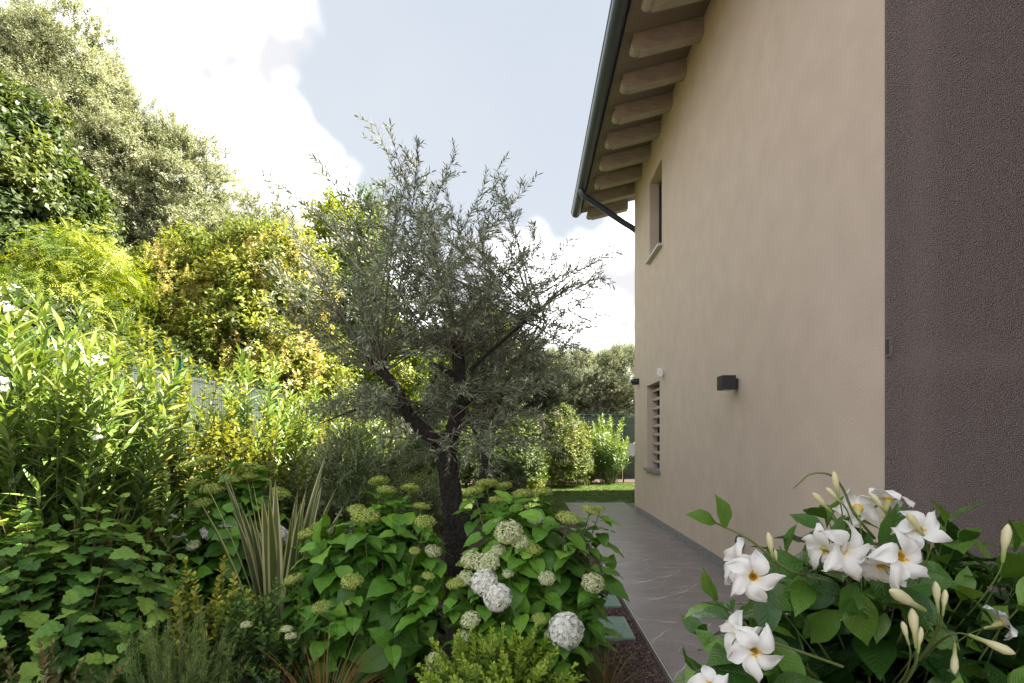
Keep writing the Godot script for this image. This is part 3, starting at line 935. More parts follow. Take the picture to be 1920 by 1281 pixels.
# ---------------------------------------------------------------- fence
func fence() -> void:
	var H := 2.4
	var pane := MB.new()
	var n := 50
	for k in n + 1:
		var x := 2.46 * k / n + 0.02
		pane.tube(PackedVector3Array([Vector3(x, 0.05, 0), Vector3(x, H, 0)]), PackedFloat32Array([0.0026, 0.0026]), 3)
	for k in 13:
		var y := 0.06 + (H - 0.08) * k / 12.0
		for q in ([-0.006, 0.006] if k % 4 == 0 else [0.006]):
			pane.tube(PackedVector3Array([Vector3(0.02, y, q), Vector3(2.48, y, q)]), PackedFloat32Array([0.003, 0.003]), 3)
	var pm := pane.mesh()
	var post := MB.new()
	post.box(Vector3(-0.02, -0.03, -0.03), Vector3(0.02, H + 0.03, 0.03))
	post.box(Vector3(-0.023, H + 0.03, -0.033), Vector3(0.023, H + 0.045, 0.033))
	var postm := post.mesh()
	var net := MB.new()
	net.box(Vector3(0.03, 0.08, -0.02), Vector3(2.47, H - 0.12, -0.016))
	var netm := net.mesh()
	var weave := surface(Color.WHITE, 0.8)
	weave.albedo_texture = noise_tex(0.03, 61, 4, 256, [[0.0, lin(0.085, 0.105, 0.105)], [1.0, lin(0.13, 0.15, 0.15)]])
	weave.uv1_triplanar = true; weave.uv1_world_triplanar = true; weave.uv1_scale = Vector3.ONE * 1.5
	weave.backlight_enabled = true; weave.backlight = lin(0.6, 0.6, 0.6)
	for run in [[Vector3(-4.1, 0, -1.5), PI / 2, 7, "green welded-wire fence with pale screening behind the side hedge", true], [Vector3(-4.1, 0, -19.4), 0.0, 4, "dark green wire fence behind the shrubs across the lawn", true]]:
		var o := thing("wire_fence", run[3], "fence", run[0], "", run[1])
		for k in run[2]:
			part("post", postm, cache.green_paint, o, Transform3D(Basis(), Vector3(k * 2.5, 0, -0.045)))
			part("wire_panel", pm, cache.green_paint, o, Transform3D(Basis(), Vector3(k * 2.5, 0, 0)))
			if run[4]: part("screen", netm, weave, o, Transform3D(Basis(), Vector3(k * 2.5, 0, -0.08)))
		part("post", postm, cache.green_paint, o, Transform3D(Basis(), Vector3(run[2] * 2.5, 0, -0.045)))

# ---------------------------------------------------------------- trees beyond the fence
func trees() -> void:
	var r := RandomNumberGenerator.new()
	r.seed = 100
	var oak := tuft(r, small_leaf(0.36), 0.5, 9, 13, 0.075, 0.85)
	var oak_fine := tuft(r, small_leaf(0.3), 0.5, 10, 14, 0.06, 0.8)
	var broad := tuft(r, small_leaf(0.5, 0.4, 0.2), 0.5, 8, 10, 0.115, 0.9)
	var pinnate := tuft(r, small_leaf(0.45, 0.5), 0.36, 4, 4, 0.038, 0.9, 7)
	var oval := tuft(r, small_leaf(0.42, 0.5, 0.1), 0.4, 8, 10, 0.085, 0.9)
	var pale := leafy(Color.WHITE, 0.55, 0.9, 0.3)
	var glossy := leafy(Color.WHITE, 0.48, 0.8, 0.55)
	var soft := leafy(Color.WHITE, 0.5, 0.95, 0.7)
	cache.oval = oval; cache.glossy = glossy; cache.soft = soft; cache.oak_fine = oak_fine; cache.pale = pale; cache.broad = broad
	# a spray of cream blossom
	var pan := MB.new()
	for k in 46:
		var t := r.randf()
		var a := r.randf() * TAU
		var rad := 0.05 * (1.0 - t) * sqrt(r.randf())
		var p := Vector3(cos(a) * rad, t * 0.17, sin(a) * rad)
		pan.add(small_leaf(0.9, 0.5), Transform3D(along(ball(r), Vector3.UP, 0.013 + 0.008 * r.randf()), p))
	for k in 10:
		var a := r.randf() * TAU
		pan.tube(PackedVector3Array([Vector3(0, 0.015 * k, 0), Vector3(cos(a) * 0.03, 0.015 * k + 0.02, sin(a) * 0.03)]), PackedFloat32Array([0.002, 0.001]), 3, Color(0.6, 0.7, 0.4))
	cache.panicle = pan.mesh()
	cache.cream = leafy(Color.WHITE, 0.6, 0.6, 0.3)
	var silver := [Color(0.13, 0.155, 0.085), Color(0.205, 0.235, 0.135), Color(0.275, 0.305, 0.19), Color(0.34, 0.365, 0.25)]
	var behind := "tall trees beyond the side fence"
	tree("holm_oak", "tallest pale grey-green evergreen tree beyond the fence", behind, Vector3(-15.2, 0, -17.5), 0.4, [[Vector3(-16.2, 11.3, -17.5), Vector3(3.0, 3.6, 3)], [Vector3(-14.2, 12.4, -17), Vector3(1.5, 2.3, 1.6)], [Vector3(-13.2, 9.0, -17), Vector3(2.2, 3.2, 2.3)], [Vector3(-15.6, 6.6, -17), Vector3(3.2, 3.6, 3)], [Vector3(-12.4, 5.6, -17.3), Vector3(2.2, 2.8, 2.2)]], oak, pale, 17.0, silver, 201, 0.5, 1.0, -0.28, 0.3)
	tree("holm_oak", "pale grey-green evergreen tree between the tallest tree and the yellow blossoming tree", behind, Vector3(-11.2, 0, -18), 0.3, [[Vector3(-11.6, 9.2, -18), Vector3(1.7, 2.7, 1.8)], [Vector3(-10.9, 7.0, -17.6), Vector3(2.0, 2.4, 2.0)], [Vector3(-12.2, 5.0, -17.6), Vector3(1.9, 2.4, 2)]], oak, pale, 18.0, silver, 202, 0.5, 1.0, -0.28, 0.3)
	tree("holm_oak", "lower pale grey-green evergreen tree standing above the yellow blossoming tree", behind, Vector3(-8.9, 0, -18.5), 0.25, [[Vector3(-9.0, 7.2, -18.5), Vector3(1.5, 2.1, 1.6)], [Vector3(-9.6, 5.2, -18), Vector3(1.9, 2.2, 2.0)], [Vector3(-7.9, 5.6, -18.6), Vector3(1.4, 2.0, 1.5)]], oak, pale, 18.0, silver, 203, 0.5, 1.0, -0.28, 0.3)
	var green := [Color(0.03, 0.05, 0.016), Color(0.045, 0.075, 0.02), Color(0.075, 0.11, 0.026), Color(0.14, 0.17, 0.036)]
	tree("laurel_tree", "dark glossy green broadleaf tree at the edge of the pale evergreen", behind, Vector3(-9.2, 0, -9.3), 0.18, [[Vector3(-9.1, 5.8, -9.2), Vector3(1.0, 1.35, 1.1)], [Vector3(-8.5, 5.0, -9.0), Vector3(0.9, 1.3, 1.1)], [Vector3(-9.2, 4.0, -9.2), Vector3(1.4, 1.6, 1.3)]], broad, glossy, 26.0, green, 204, 0.5, 1.0, -0.35)
	var lime := [Color(0.045, 0.085, 0.012), Color(0.085, 0.135, 0.016), Color(0.15, 0.2, 0.022), Color(0.26, 0.285, 0.032)]
	tree("locust_tree", "bright yellow-green tree with feathery leaves behind the white-flowered oleander", behind, Vector3(-6.8, 0, -8.3), 0.12, [[Vector3(-6.7, 3.7, -8.1), Vector3(0.7, 0.75, 0.8)], [Vector3(-7.4, 3.0, -8.0), Vector3(1.0, 0.75, 0.9)], [Vector3(-6.5, 2.9, -7.7), Vector3(0.65, 0.7, 0.7)], [Vector3(-7.0, 2.3, -7.4), Vector3(1.1, 0.65, 0.7)]], pinnate, soft, 30.0, lime, 205, 0.5, 1.0, -0.3)
	var lig := [Color(0.06, 0.095, 0.016), Color(0.13, 0.175, 0.028), Color(0.21, 0.245, 0.038), Color(0.29, 0.305, 0.055)]
	tree("privet_tree", "broad tree covered in creamy yellow blossom beyond the fence", behind, Vector3(-5.9, 0, -10.6), 0.16, [[Vector3(-5.0, 4.3, -10.4), Vector3(1.1, 1.05, 1.1)], [Vector3(-6.3, 4.0, -10.5), Vector3(1.2, 1.1, 1.1)], [Vector3(-7.2, 3.4, -10.4), Vector3(0.9, 1.2, 1)], [Vector3(-5.3, 2.7, -10.0), Vector3(1.5, 1.4, 1.1)], [Vector3(-6.6, 2.2, -10.2), Vector3(1.5, 1.5, 1.2)], [Vector3(-4.5, 2.6, -10.9), Vector3(0.8, 1.5, 0.9)]], oval, glossy, 26.0, lig, 206, 0.55, 1.0, -0.32, 0.22, {"blossom": cache.panicle, "mat": cache.cream, "per": 36.0, "scale": 1.65, "tint": Color(0.75, 0.64, 0.28)})
	tree("ash_tree", "sunlit yellow-green tree showing through the olive branches", behind, Vector3(-5.4, 0, -16), 0.16, [[Vector3(-5.4, 7.2, -16), Vector3(0.9, 1.5, 0.9)], [Vector3(-5.2, 5.2, -16), Vector3(1.3, 1.8, 1.2)], [Vector3(-4.4, 3.5, -16), Vector3(1.4, 1.6, 1.3)], [Vector3(-6.0, 3.2, -16), Vector3(1.4, 1.8, 1.3)]], broad, soft, 13.0, lime, 207, 0.45)
	tree("ash_tree", "lower sunlit yellow-green tree close behind the olive fork", behind, Vector3(-2.2, 0, -21.5), 0.16, [[Vector3(-1.9, 5.0, -21.5), Vector3(1.4, 1.6, 1.2)], [Vector3(-3.0, 4.0, -21.5), Vector3(1.6, 1.9, 1.3)], [Vector3(-4.6, 3.2, -21.5), Vector3(1.6, 2.2, 1.3)]], broad, soft, 13.0, lime, 208, 0.45)
	var grey := [Color(0.095, 0.118, 0.066), Color(0.155, 0.185, 0.108), Color(0.225, 0.26, 0.165), Color(0.3, 0.335, 0.225)]
	tree("olive_tree", "large rounded grey-green olive tree beyond the far fence by the house corner", "", Vector3(3.2, 0, -24.5), 0.3, [[Vector3(2.6, 3.9, -24.3), Vector3(1.7, 1.75, 1.6)], [Vector3(4.5, 4.1, -24.6), Vector3(1.8, 1.7, 1.7)], [Vector3(1.0, 3.7, -24.6), Vector3(1.4, 1.6, 1.5)], [Vector3(2.9, 2.3, -24.2), Vector3(2.4, 1.6, 1.4)], [Vector3(0.9, 2.2, -24.4), Vector3(1.6, 1.6, 1.4)]], oak_fine, pale, 30.0, grey, 209, 0.45, 0.9, -0.42)
	tree("olive_tree", "grey-green olive tree beyond the far fence in front of the peach house", "", Vector3(-0.9, 0, -23.2), 0.22, [[Vector3(-0.6, 3.5, -23.2), Vector3(1.0, 1.2, 1.1)], [Vector3(-1.2, 2.4, -23.2), Vector3(1.2, 1.3, 1.1)]], oak_fine, pale, 22.0, grey, 211, 0.45, 0.9, -0.2)
	# second olive in the garden, behind the main one
	tree("olive_tree", "slim olive tree with grey trunk standing behind the main olive", "", Vector3(-1.03, 0, -9.6), 0.1, [[Vector3(-0.3, 2.7, -9.5), Vector3(0.65, 0.6, 0.6)], [Vector3(-0.8, 3.0, -9.8), Vector3(0.6, 0.7, 0.6)], [Vector3(0.0, 2.3, -9.6), Vector3(0.5, 0.45, 0.5)], [Vector3(-1.1, 2.2, -9.4), Vector3(0.55, 0.4, 0.5)]], tuft(r, small_leaf(0.2), 0.4, 8, 14, 0.06, 0.8), pale, 22.0, [Color(0.06, 0.075, 0.045), Color(0.1, 0.12, 0.075), Color(0.16, 0.18, 0.12)], 210, 0.3, 1.0, -0.1)
	# dark shrubs filling the strip behind the fence
	for k in 6:
		var z := -5.6 - k * 2.1
		var x := -5.2 - 0.25 * (k % 3)
		tree("laurel_shrub", ["dark green laurel shrub behind the fence under the feathery tree", "mid green laurel shrub behind the fence beside the feathery tree", "leafy shrub behind the fence under the blossoming tree", "dark shrub behind the fence beyond the blossoming tree", "green shrub behind the fence under the sunlit ash", "last green shrub behind the side fence, next to the far fence"][k], "shrubs behind the side fence", Vector3(x, 0, z), 0.06, [[Vector3(x, 1.7, z), Vector3(0.75, 1.15, 1.1)], [Vector3(x + 0.1, 0.8, z + 0.3), Vector3(0.8, 0.8, 1.1)]], oval, glossy, 17.0, green, 220 + k, 0.5, 1.0, -0.4, 0.22, {"cat": "shrub"})
	# neighbour's house glimpsed between the trees
	var o := thing("neighbour_house", "peach-coloured house glimpsed between trees beyond the lawn", "house", Vector3(-2.2, 0, -33))
	var m := MB.new()
	m.box(Vector3(-3.5, 0, -6), Vector3(3.4, 5.6, 0))
	part("wall", m.mesh(), surface(Color(0.6, 0.36, 0.18), 0.9), o)
	m = MB.new()
	m.prism(PackedVector2Array([Vector2(-4.0, 5.61), Vector2(3.9, 5.61), Vector2(0, 7.0)]), -6.5, 0.5)
	part("roof", m.mesh(), surface(Color(0.3, 0.13, 0.08), 0.9), o)
	m = MB.new()
	m.box(Vector3(-0.5, 0, 0.005), Vector3(0.5, 1.4, 0.05))
	for x in [-2.2, 0.2, 2.2]:
		var w := part("window", m.mesh(), surface(Color(0.05, 0.09, 0.06), 0.6), o, Transform3D(Basis(), Vector3(x, 3.2, 0)))
		var sill := MB.new()
		sill.box(Vector3(-0.6, -0.08, 0.005), Vector3(0.6, 0, 0.12))
		part("sill", sill.mesh(), cache.pale_stone, w)

# ---------------------------------------------------------------- the olive tree
func olive() -> void:
	var r := RandomNumberGenerator.new()
	r.seed = 42
	var base := Vector3(-0.62, 0, -4.6)
	var o := thing("olive_tree", "gnarled olive tree with forked dark trunk and airy grey-green crown among hydrangeas", "tree", base)
	var wood := MB.new()
	var furrow := FastNoiseLite.new()
	furrow.seed = 17; furrow.frequency = 0.9; furrow.fractal_octaves = 3
	var limb := func(pts: Array, sides: int):
		var p := PackedVector3Array()
		var q := PackedFloat32Array()
		var n := pts.size()
		for k in n - 1:
			for s in 8:
				var t := s / 8.0
				var a: Vector3 = pts[maxi(k - 1, 0)][0]
				var b: Vector3 = pts[k][0]
				var c: Vector3 = pts[k + 1][0]
				var d: Vector3 = pts[mini(k + 2, n - 1)][0]
				p.append(b.cubic_interpolate(c, a, d, t) + ball(r) * pts[k][1] * 0.03 - base)
				q.append(lerpf(pts[k][1], pts[k + 1][1], t) * (1.0 + r.randfn() * 0.03) * 0.64)
		p.append(pts[n - 1][0] - base); q.append(pts[n - 1][1] * 0.64)
		var f := wood.v.size()
		wood.tube(p, q, sides, Color.WHITE, true)
		for k in p.size():      # furrowed bark
			for e in sides + 1:
				var id: int = f + k * (sides + 1) + e
				var ang := TAU * (e % sides) / sides
				var g: float = furrow.get_noise_3d(cos(ang) * 3.0, p[k].y * 5.0 + p[k].x * 4.0, sin(ang) * 3.0)
				wood.v[id] = p[k] + (wood.v[id] - p[k]) * (1.0 - 0.42 * absf(g) + 0.1)
	limb.call([[Vector3(-0.57, -0.1, -4.6), 0.22], [Vector3(-0.585, 0.15, -4.6), 0.175], [Vector3(-0.60, 0.5, -4.6), 0.15], [Vector3(-0.615, 0.8, -4.6), 0.138], [Vector3(-0.655, 1.1, -4.6), 0.128], [Vector3(-0.68, 1.38, -4.6), 0.135], [Vector3(-0.66, 1.55, -4.62), 0.115]], 36)
	limb.call([[Vector3(-0.70, 1.36, -4.6), 0.1], [Vector3(-0.83, 1.53, -4.58), 0.088], [Vector3(-0.99, 1.70, -4.55), 0.075], [Vector3(-1.09, 1.92, -4.52), 0.062], [Vector3(-1.20, 2.06, -4.5), 0.062], [Vector3(-1.27, 2.12, -4.5), 0.075], [Vector3(-1.30, 2.17, -4.5), 0.04]], 24)
	limb.call([[Vector3(-0.66, 1.45, -4.61), 0.105], [Vector3(-0.61, 1.68, -4.65), 0.092], [Vector3(-0.575, 1.9, -4.68), 0.088], [Vector3(-0.59, 2.12, -4.7), 0.085], [Vector3(-0.62, 2.28, -4.72), 0.08], [Vector3(-0.625, 2.36, -4.72), 0.05]], 24)
	limb.call([[Vector3(-0.6, 2.05, -4.68), 0.05], [Vector3(-0.7, 2.08, -4.62), 0.042], [Vector3(-0.79, 2.12, -4.58), 0.045], [Vector3(-0.82, 2.14, -4.57), 0.02]], 8)
	limb.call([[Vector3(-0.6, 1.72, -4.66), 0.045], [Vector3(-0.44, 1.9, -4.85), 0.032], [Vector3(-0.24, 2.1, -5.0), 0.022], [Vector3(0.05, 2.4, -5.05), 0.014], [Vector3(0.25, 2.65, -5.0), 0.007]], 8)
	limb.call([[Vector3(-0.58, 2.0, -4.7), 0.035], [Vector3(-0.35, 2.2, -4.55), 0.024], [Vector3(0.05, 2.52, -4.45), 0.015], [Vector3(0.36, 2.8, -4.4), 0.007]], 7)
	limb.call([[Vector3(-1.0, 1.72, -4.55), 0.03], [Vector3(-1.3, 1.75, -4.35), 0.016], [Vector3(-1.62, 1.62, -4.25), 0.007]], 6)
	part("trunk", wood.mesh(), cache.bark, o)
	# shoots from the pruned heads, twigs on the shoots, leaves on the twigs
	var heads := [[Vector3(-1.24, 2.1, -4.5), 42, -0.55], [Vector3(-0.62, 2.25, -4.7), 44, 0.1], [Vector3(-0.2, 2.1, -4.95), 22, 0.55], [Vector3(0.1, 2.5, -4.6), 20, 0.6], [Vector3(-0.98, 1.75, -4.55), 24, -0.6], [Vector3(-0.63, 1.62, -4.6), 18, 0.3], [Vector3(-0.55, 1.9, -4.66), 12, 0.7], [Vector3(-0.78, 1.5, -4.5), 8, -0.3]]
	var twigs := MB.new()
	var leaves := []
	var centre := Vector3(-0.84, 2.1, -4.62)
	var leaf_on := func(p: Vector3, dir: Vector3, ph: float):
		var a := dir.cross(Vector3(0.2, 0.9, 0.3)).normalized()
		var b := dir.cross(a)
		for sd in [0.0, PI]:
			if r.randf() < 0.07: continue
			var perp := a * cos(ph + sd) + b * sin(ph + sd)
			var ld: Vector3 = (dir * r.randf_range(0.5, 0.95) + perp * 0.85 + ball(r) * 0.18).normalized()
			leaves.append([Transform3D(along(ld, (perp * -0.6 + dir).normalized() + ball(r) * 0.3, r.randf_range(0.038, 0.06)), p), clampi(int(r.randf() * 5), 0, 4)])
	var outline := [[-115, 1.05], [-90, 1.2], [-70, 1.45], [-45, 1.85], [-30, 1.8], [-12, 1.85], [0, 1.98], [12, 1.68], [25, 1.65], [33, 1.88], [45, 1.7], [55, 1.8], [72, 1.78], [90, 1.4], [115, 1.0]]
	for hd in heads:
		for s in hd[1]:
			var low: bool = hd[0].y < 1.95
			var th := r.randf() * TAU
			var ph: float = acos(1.0 - r.randf() * (1.1 if low else 0.82))
			var d := Vector3(sin(ph) * cos(th) + hd[2] * 0.5, cos(ph), sin(ph) * sin(th) * 0.85)
			if low: d.y = d.y * 0.35 - 0.3 * r.randf()
			d = d.normalized()
			var deg := rad_to_deg(atan2(signf(d.x) * Vector2(d.x, d.z).length(), d.y))
			var reach := 1.0
			for k in outline.size() - 1:
				if deg >= outline[k][0] and deg <= outline[k + 1][0]:
					reach = remap(deg, outline[k][0], outline[k + 1][0], outline[k][1], outline[k + 1][1])
			reach *= r.randf_range(0.7, 1.02)
			if low: reach = r.randf_range(0.55, 1.05)
			var start: Vector3 = hd[0] + ball(r) * 0.07
			var end := (centre if not low else start) + d * reach
			if end.y < 0.95: end.y = 0.95 + r.randf() * 0.2
			var mid := start.lerp(end, 0.5) + Vector3(0, r.randf_range(-0.08, 0.14), 0) + ball(r) * 0.12
			var pts := PackedVector3Array()
			var rad := PackedFloat32Array()
			for k in 9:
				var t := k / 8.0
				pts.append(start.lerp(mid, t).lerp(mid.lerp(end, t), t) - base); rad.append(lerpf(0.0075, 0.0013, t))
			twigs.tube(pts, rad, 4, Color(0.17, 0.155, 0.125))
			var length := start.distance_to(end)
			var n := int(length / 0.075)
			for k in n:
				var t := 0.27 + 0.73 * (k + r.randf()) / n
				var p := start.lerp(mid, t).lerp(mid.lerp(end, t), t)
				var tan := (mid.lerp(end, t) - start.lerp(mid, t)).normalized()
				var side := tan.cross(ball(r)).normalized()
				var td := (tan * r.randf_range(0.5, 1.0) + side * 0.8 + Vector3(0, 0.12, 0)).normalized()
				var tl := r.randf_range(0.08, 0.26) * (1.15 - 0.55 * t)
				var te := p + td * tl + Vector3(0, -0.02, 0)
				twigs.tube(PackedVector3Array([p - base, te - base]), PackedFloat32Array([0.0022, 0.0008]), 3, Color(0.2, 0.19, 0.14))
				var steps := int(tl / 0.019)
				for q in steps:
					leaf_on.call(p.lerp(te, (q + 0.6) / steps), td, q * PI / 2 + k)
			for q in int(length * 0.3 / 0.026):
				var t := 0.7 + 0.3 * q / (length * 0.3 / 0.026)
				leaf_on.call(start.lerp(mid, t).lerp(mid.lerp(end, t), t), (end - mid).normalized(), q * PI / 2)
	var tw := part("twigs", twigs.mesh(), cache.stem, o)
	tw.set_meta("kind", "stuff")
	var lf := leaf_shape(0.19, [0.06, 0.8, 1.0, 0.7, 0.0], 0.25, 0.25)
	emit(o, "leaf", kind_of(lf.mesh(), [Color(0.09, 0.112, 0.066), Color(0.125, 0.152, 0.09), Color(0.165, 0.195, 0.12), Color(0.22, 0.25, 0.165), Color(0.3, 0.325, 0.24)], 0.42, 0.4, 0.35), leaves, 0, "crown")
	print("olive leaves ", leaves.size())

# ---------------------------------------------------------------- hedge along the fence
func white_flower(size: float) -> MB:      # five blunt petals
	var m := MB.new()
	for k in 5:
		var a := TAU * k / 5
		var p := leaf_shape(0.62, [0.2, 0.7, 1.0, 0.85, 0.0], 0.1, -0.2)
		m.add(p, Transform3D(Basis(Vector3.UP, a) * Basis(Vector3.FORWARD, -0.25) * size, Vector3.ZERO))
	return m

func oleander(label: String, at: Vector3, rx: float, h: float, stems: int, seed_: int, flowers: int, most: int, rz := 0.0) -> void:
	var r := RandomNumberGenerator.new()
	r.seed = seed_
	var o := thing("oleander", label, "shrub", at, "oleanders in the hedge")
	var g := grow(r, {"at": at, "rx": rx, "rz": rz if rz > 0 else rx, "h": h, "stems": stems, "per": 3, "turn": PI / 3, "step": 0.058, "from": 0.25, "len": 0.185, "angle": 0.85, "droop": 0.12, "arch": 0.12, "inner": 0.55, "open": 0.95, "boxy": 0.4, "face": 0.4, "thick": 0.009, "stem": Color(0.13, 0.16, 0.06), "tip_size": 0.8, "tints": 5, "young": 0.7})
	stems_part(o, g.stems, cache.stem)
	emit(o, "leaf", cache.oleander, g.leaves, most)
	for k in mini(flowers, g.tips.size()):
		var t: Array = g.tips[k]
		if shows(t[0]) <= 0.0: continue
		var cl := MB.new()
		for q in 5:
			var n: Vector3 = (t[1] + ball(r) * 0.7).normalized()
			cl.add(cache.oleander_flower, Transform3D(along(n.cross(ball(r)), n, r.randf_range(0.8, 1.1)), ball(r) * 0.035 + n * 0.03))
		part("flower_cluster", cl.mesh(), cache.white_petal, o, Transform3D(Basis(), t[0] + t[1] * 0.05 - at))

func hedge() -> void:
	var ol := leaf_shape(0.155, [0.1, 0.62, 0.95, 1.0, 0.8, 0.42, 0.0], 0.2, 0.35, 1.35)
	cache.oleander = kind_of(ol.mesh(), [Color(0.065, 0.12, 0.036), Color(0.088, 0.152, 0.042), Color(0.112, 0.182, 0.046), Color(0.15, 0.215, 0.05), Color(0.19, 0.245, 0.06)], 0.4, 0.6, 0.6)
	cache.oleander_flower = white_flower(0.028)
	cache.white_petal = leafy(Color(0.78, 0.78, 0.74), 0.5, 0.5, 0.1)
	var ph := leaf_shape(0.46, [0.1, 0.7, 1.0, 0.85, 0.45, 0.0], 0.25, 0.3, 1.25)
	cache.photinia = kind_of(ph.mesh(), [Color(0.035, 0.062, 0.018), Color(0.06, 0.1, 0.024), Color(0.115, 0.155, 0.028), Color(0.19, 0.21, 0.036), Color(0.25, 0.25, 0.05)], 0.35, 0.8, 0.6)
	oleander("tall oleander with long leaves and white flowers beside the lobed-leaf shrub", Vector3(-3.15, 0, -3.6), 0.85, 2.42, 125, 301, 13, 300, 0.55)
	oleander("shorter oleander with drooping dark leaves behind the lobed-leaf shrub", Vector3(-2.85, 0, -3.75), 0.4, 1.4, 50, 302, 3, 240, 0.45)
	oleander("oleander with upright pale shoots between the two glossy hedge shrubs", Vector3(-3.2, 0, -6.3), 0.8, 2.5, 95, 303, 9, 200)
	oleander("oleander dotted with white flowers behind the silver-twigged shrub", Vector3(-3.15, 0, -8.4), 0.9, 2.35, 80, 304, 24, 0)
	oleander("bushy oleander beside the fence past the silver-twigged shrub", Vector3(-3.2, 0, -10.3), 0.9, 2.3, 70, 305, 16, 0)
	oleander("oleander growing by the house corner across the lawn", Vector3(2.75, 0, -18.6), 0.95, 2.3, 80, 306, 12, 0)
	for a in [["glossy broadleaf hedge shrub with yellow-green young leaves next to the tall oleander", Vector3(-3.4, 0, -5.0), 0.8, 2.55, 105, 311, 260], ["glossy broadleaf hedge shrub behind the striped sword-leaved plant", Vector3(-2.65, 0, -5.3), 0.65, 1.95, 75, 312, 200], ["glossy hedge shrub past the second oleander", Vector3(-2.95, 0, -7.3), 0.8, 2.2, 75, 313, 0], ["glossy hedge shrub standing in the corner by the far fence", Vector3(-3.0, 0, -12.5), 1.0, 2.2, 70, 314, 0]]:
		var r := RandomNumberGenerator.new()
		r.seed = a[5]
		var o := thing("hedge_shrub", a[0], "shrub", a[1], "broadleaf shrubs in the hedge")
		var g := grow(r, {"at": a[1], "rx": a[2], "rz": a[2], "h": a[3], "stems": a[4], "per": 2, "turn": 2.4, "step": 0.04, "from": 0.2, "len": 0.082, "angle": 0.95, "droop": 0.05, "arch": 0.12, "inner": 0.5, "open": 0.95, "boxy": 0.4, "thick": 0.008, "stem": Color(0.14, 0.1, 0.06), "tints": 5, "young": 0.72})
		stems_part(o, g.stems, cache.stem)
		emit(o, "leaf", cache.photinia, g.leaves, a[6])

# ---------------------------------------------------------------- middle and back beds
func mound(called: String, label: String, at: Vector3, rx: float, h: float, mesh: Mesh, mat: Material, per: float, tints: Array, seed_: int, size := 1.0, extra := {}) -> Node3D:
	extra.cat = "shrub"
	return tree(called, label, "", at, 0.03, [[at + Vector3(0, h * 0.52, 0), Vector3(rx, h * 0.5, rx)], [at + Vector3(rx * 0.2, h * 0.3, rx * 0.25), Vector3(rx * 0.85, h * 0.32, rx * 0.8)]], mesh, mat, per, tints, seed_, 0.35, size, -0.45, 0.2, extra)

func beds() -> void:
	var r := RandomNumberGenerator.new()
	r.seed = 8
	var small := tuft(r, small_leaf(0.45, 0.5, 0.1), 0.22, 7, 9, 0.045, 0.9)
	var narrow := tuft(r, small_leaf(0.2), 0.3, 9, 12, 0.045, 0.8)
	cache.small = small
	var gold := [Color(0.2, 0.22, 0.03), Color(0.3, 0.3, 0.04), Color(0.4, 0.38, 0.07)]
	var mid := [Color(0.035, 0.065, 0.016), Color(0.07, 0.115, 0.024), Color(0.13, 0.18, 0.035)]
	mound("silver_shrub", "silvery twiggy shrub with tiny narrow leaves behind the hydrangeas", Vector3(-1.95, 0, -5.9), 0.62, 1.6, narrow, cache.pale, 24.0, [Color(0.22, 0.3, 0.15), Color(0.32, 0.4, 0.22), Color(0.42, 0.48, 0.32)], 401)
	mound("silver_shrub", "low silvery shrub beside the olive trunk", Vector3(-1.35, 0, -6.6), 0.5, 1.35, narrow, cache.pale, 22.0, [Color(0.16, 0.22, 0.1), Color(0.24, 0.3, 0.15), Color(0.32, 0.38, 0.21)], 402)
	mound("golden_shrub", "small golden-leaved mound on the lawn side of the trunk", Vector3(-1.72, 0, -9.3), 0.36, 0.78, small, cache.soft, 60.0, gold, 403)
	mound("golden_shrub", "yellow dwarf shrub at the lawn edge in front of the flowering bush", Vector3(-0.08, 0, -14.2), 0.36, 0.5, small, cache.soft, 55.0, gold, 404)
	mound("leafy_shrub", "dark leafy bush with a few white blooms behind the second olive trunk", Vector3(-0.45, 0, -14.6), 0.85, 2.0, cache.oval, cache.glossy, 30.0, mid, 405, 0.8, {"blossom": cache.panicle, "mat": cache.white_petal, "per": 1.6, "scale": 1.0, "tint": Color(1, 1, 1)})
	mound("flowering_shrub", "rounded bush with creamy white flower heads across the lawn", Vector3(0.95, 0, -17.4), 0.85, 2.3, cache.oval, cache.glossy, 34.0, [Color(0.045, 0.075, 0.016), Color(0.1, 0.14, 0.026), Color(0.18, 0.21, 0.04)], 406, 0.8, {"blossom": cache.panicle, "mat": cache.white_petal, "per": 24.0, "scale": 1.3, "tint": Color(1, 0.93, 0.8)})
	mound("leafy_shrub", "green bush against the far fence beside the flowering bush", Vector3(-2.0, 0, -17.6), 0.95, 2.0, cache.oval, cache.glossy, 26.0, mid, 407, 0.9)
	mound("leafy_shrub", "low green bush under the flowering bush", Vector3(1.7, 0, -18.9), 0.6, 1.1, cache.oval, cache.glossy, 30.0, mid, 408, 0.7)
	mound("leafy_shrub", "grey-green bush at the foot of the second olive", Vector3(-0.55, 0, -10.9), 0.5, 0.95, small, cache.pale, 50.0, [Color(0.08, 0.11, 0.05), Color(0.14, 0.17, 0.08), Color(0.2, 0.22, 0.13)], 409)
	mound("leafy_shrub", "mid green bush between the hedge and the second olive", Vector3(-2.2, 0, -11.2), 0.7, 1.5, cache.oval, cache.glossy, 30.0, mid, 410, 0.8)
	# strap-leaved clump by the lawn
	sword_clump("daylily", "arching green strap-leaved clump at the lawn edge by the second olive", Vector3(-0.55, 0, -12.6), 46, 0.85, 0.022, 0.7, 411, [Color(0.13, 0.19, 0.03)], [Color(0.13, 0.19, 0.03)], 0.9, "clump")
	sword_clump("daylily", "short strap-leaved clump between silvery shrubs and golden mound", Vector3(-1.9, 0, -7.9), 40, 0.7, 0.02, 0.8, 412, [Color(0.07, 0.11, 0.04)], [Color(0.07, 0.11, 0.04)], 0.9, "clump")

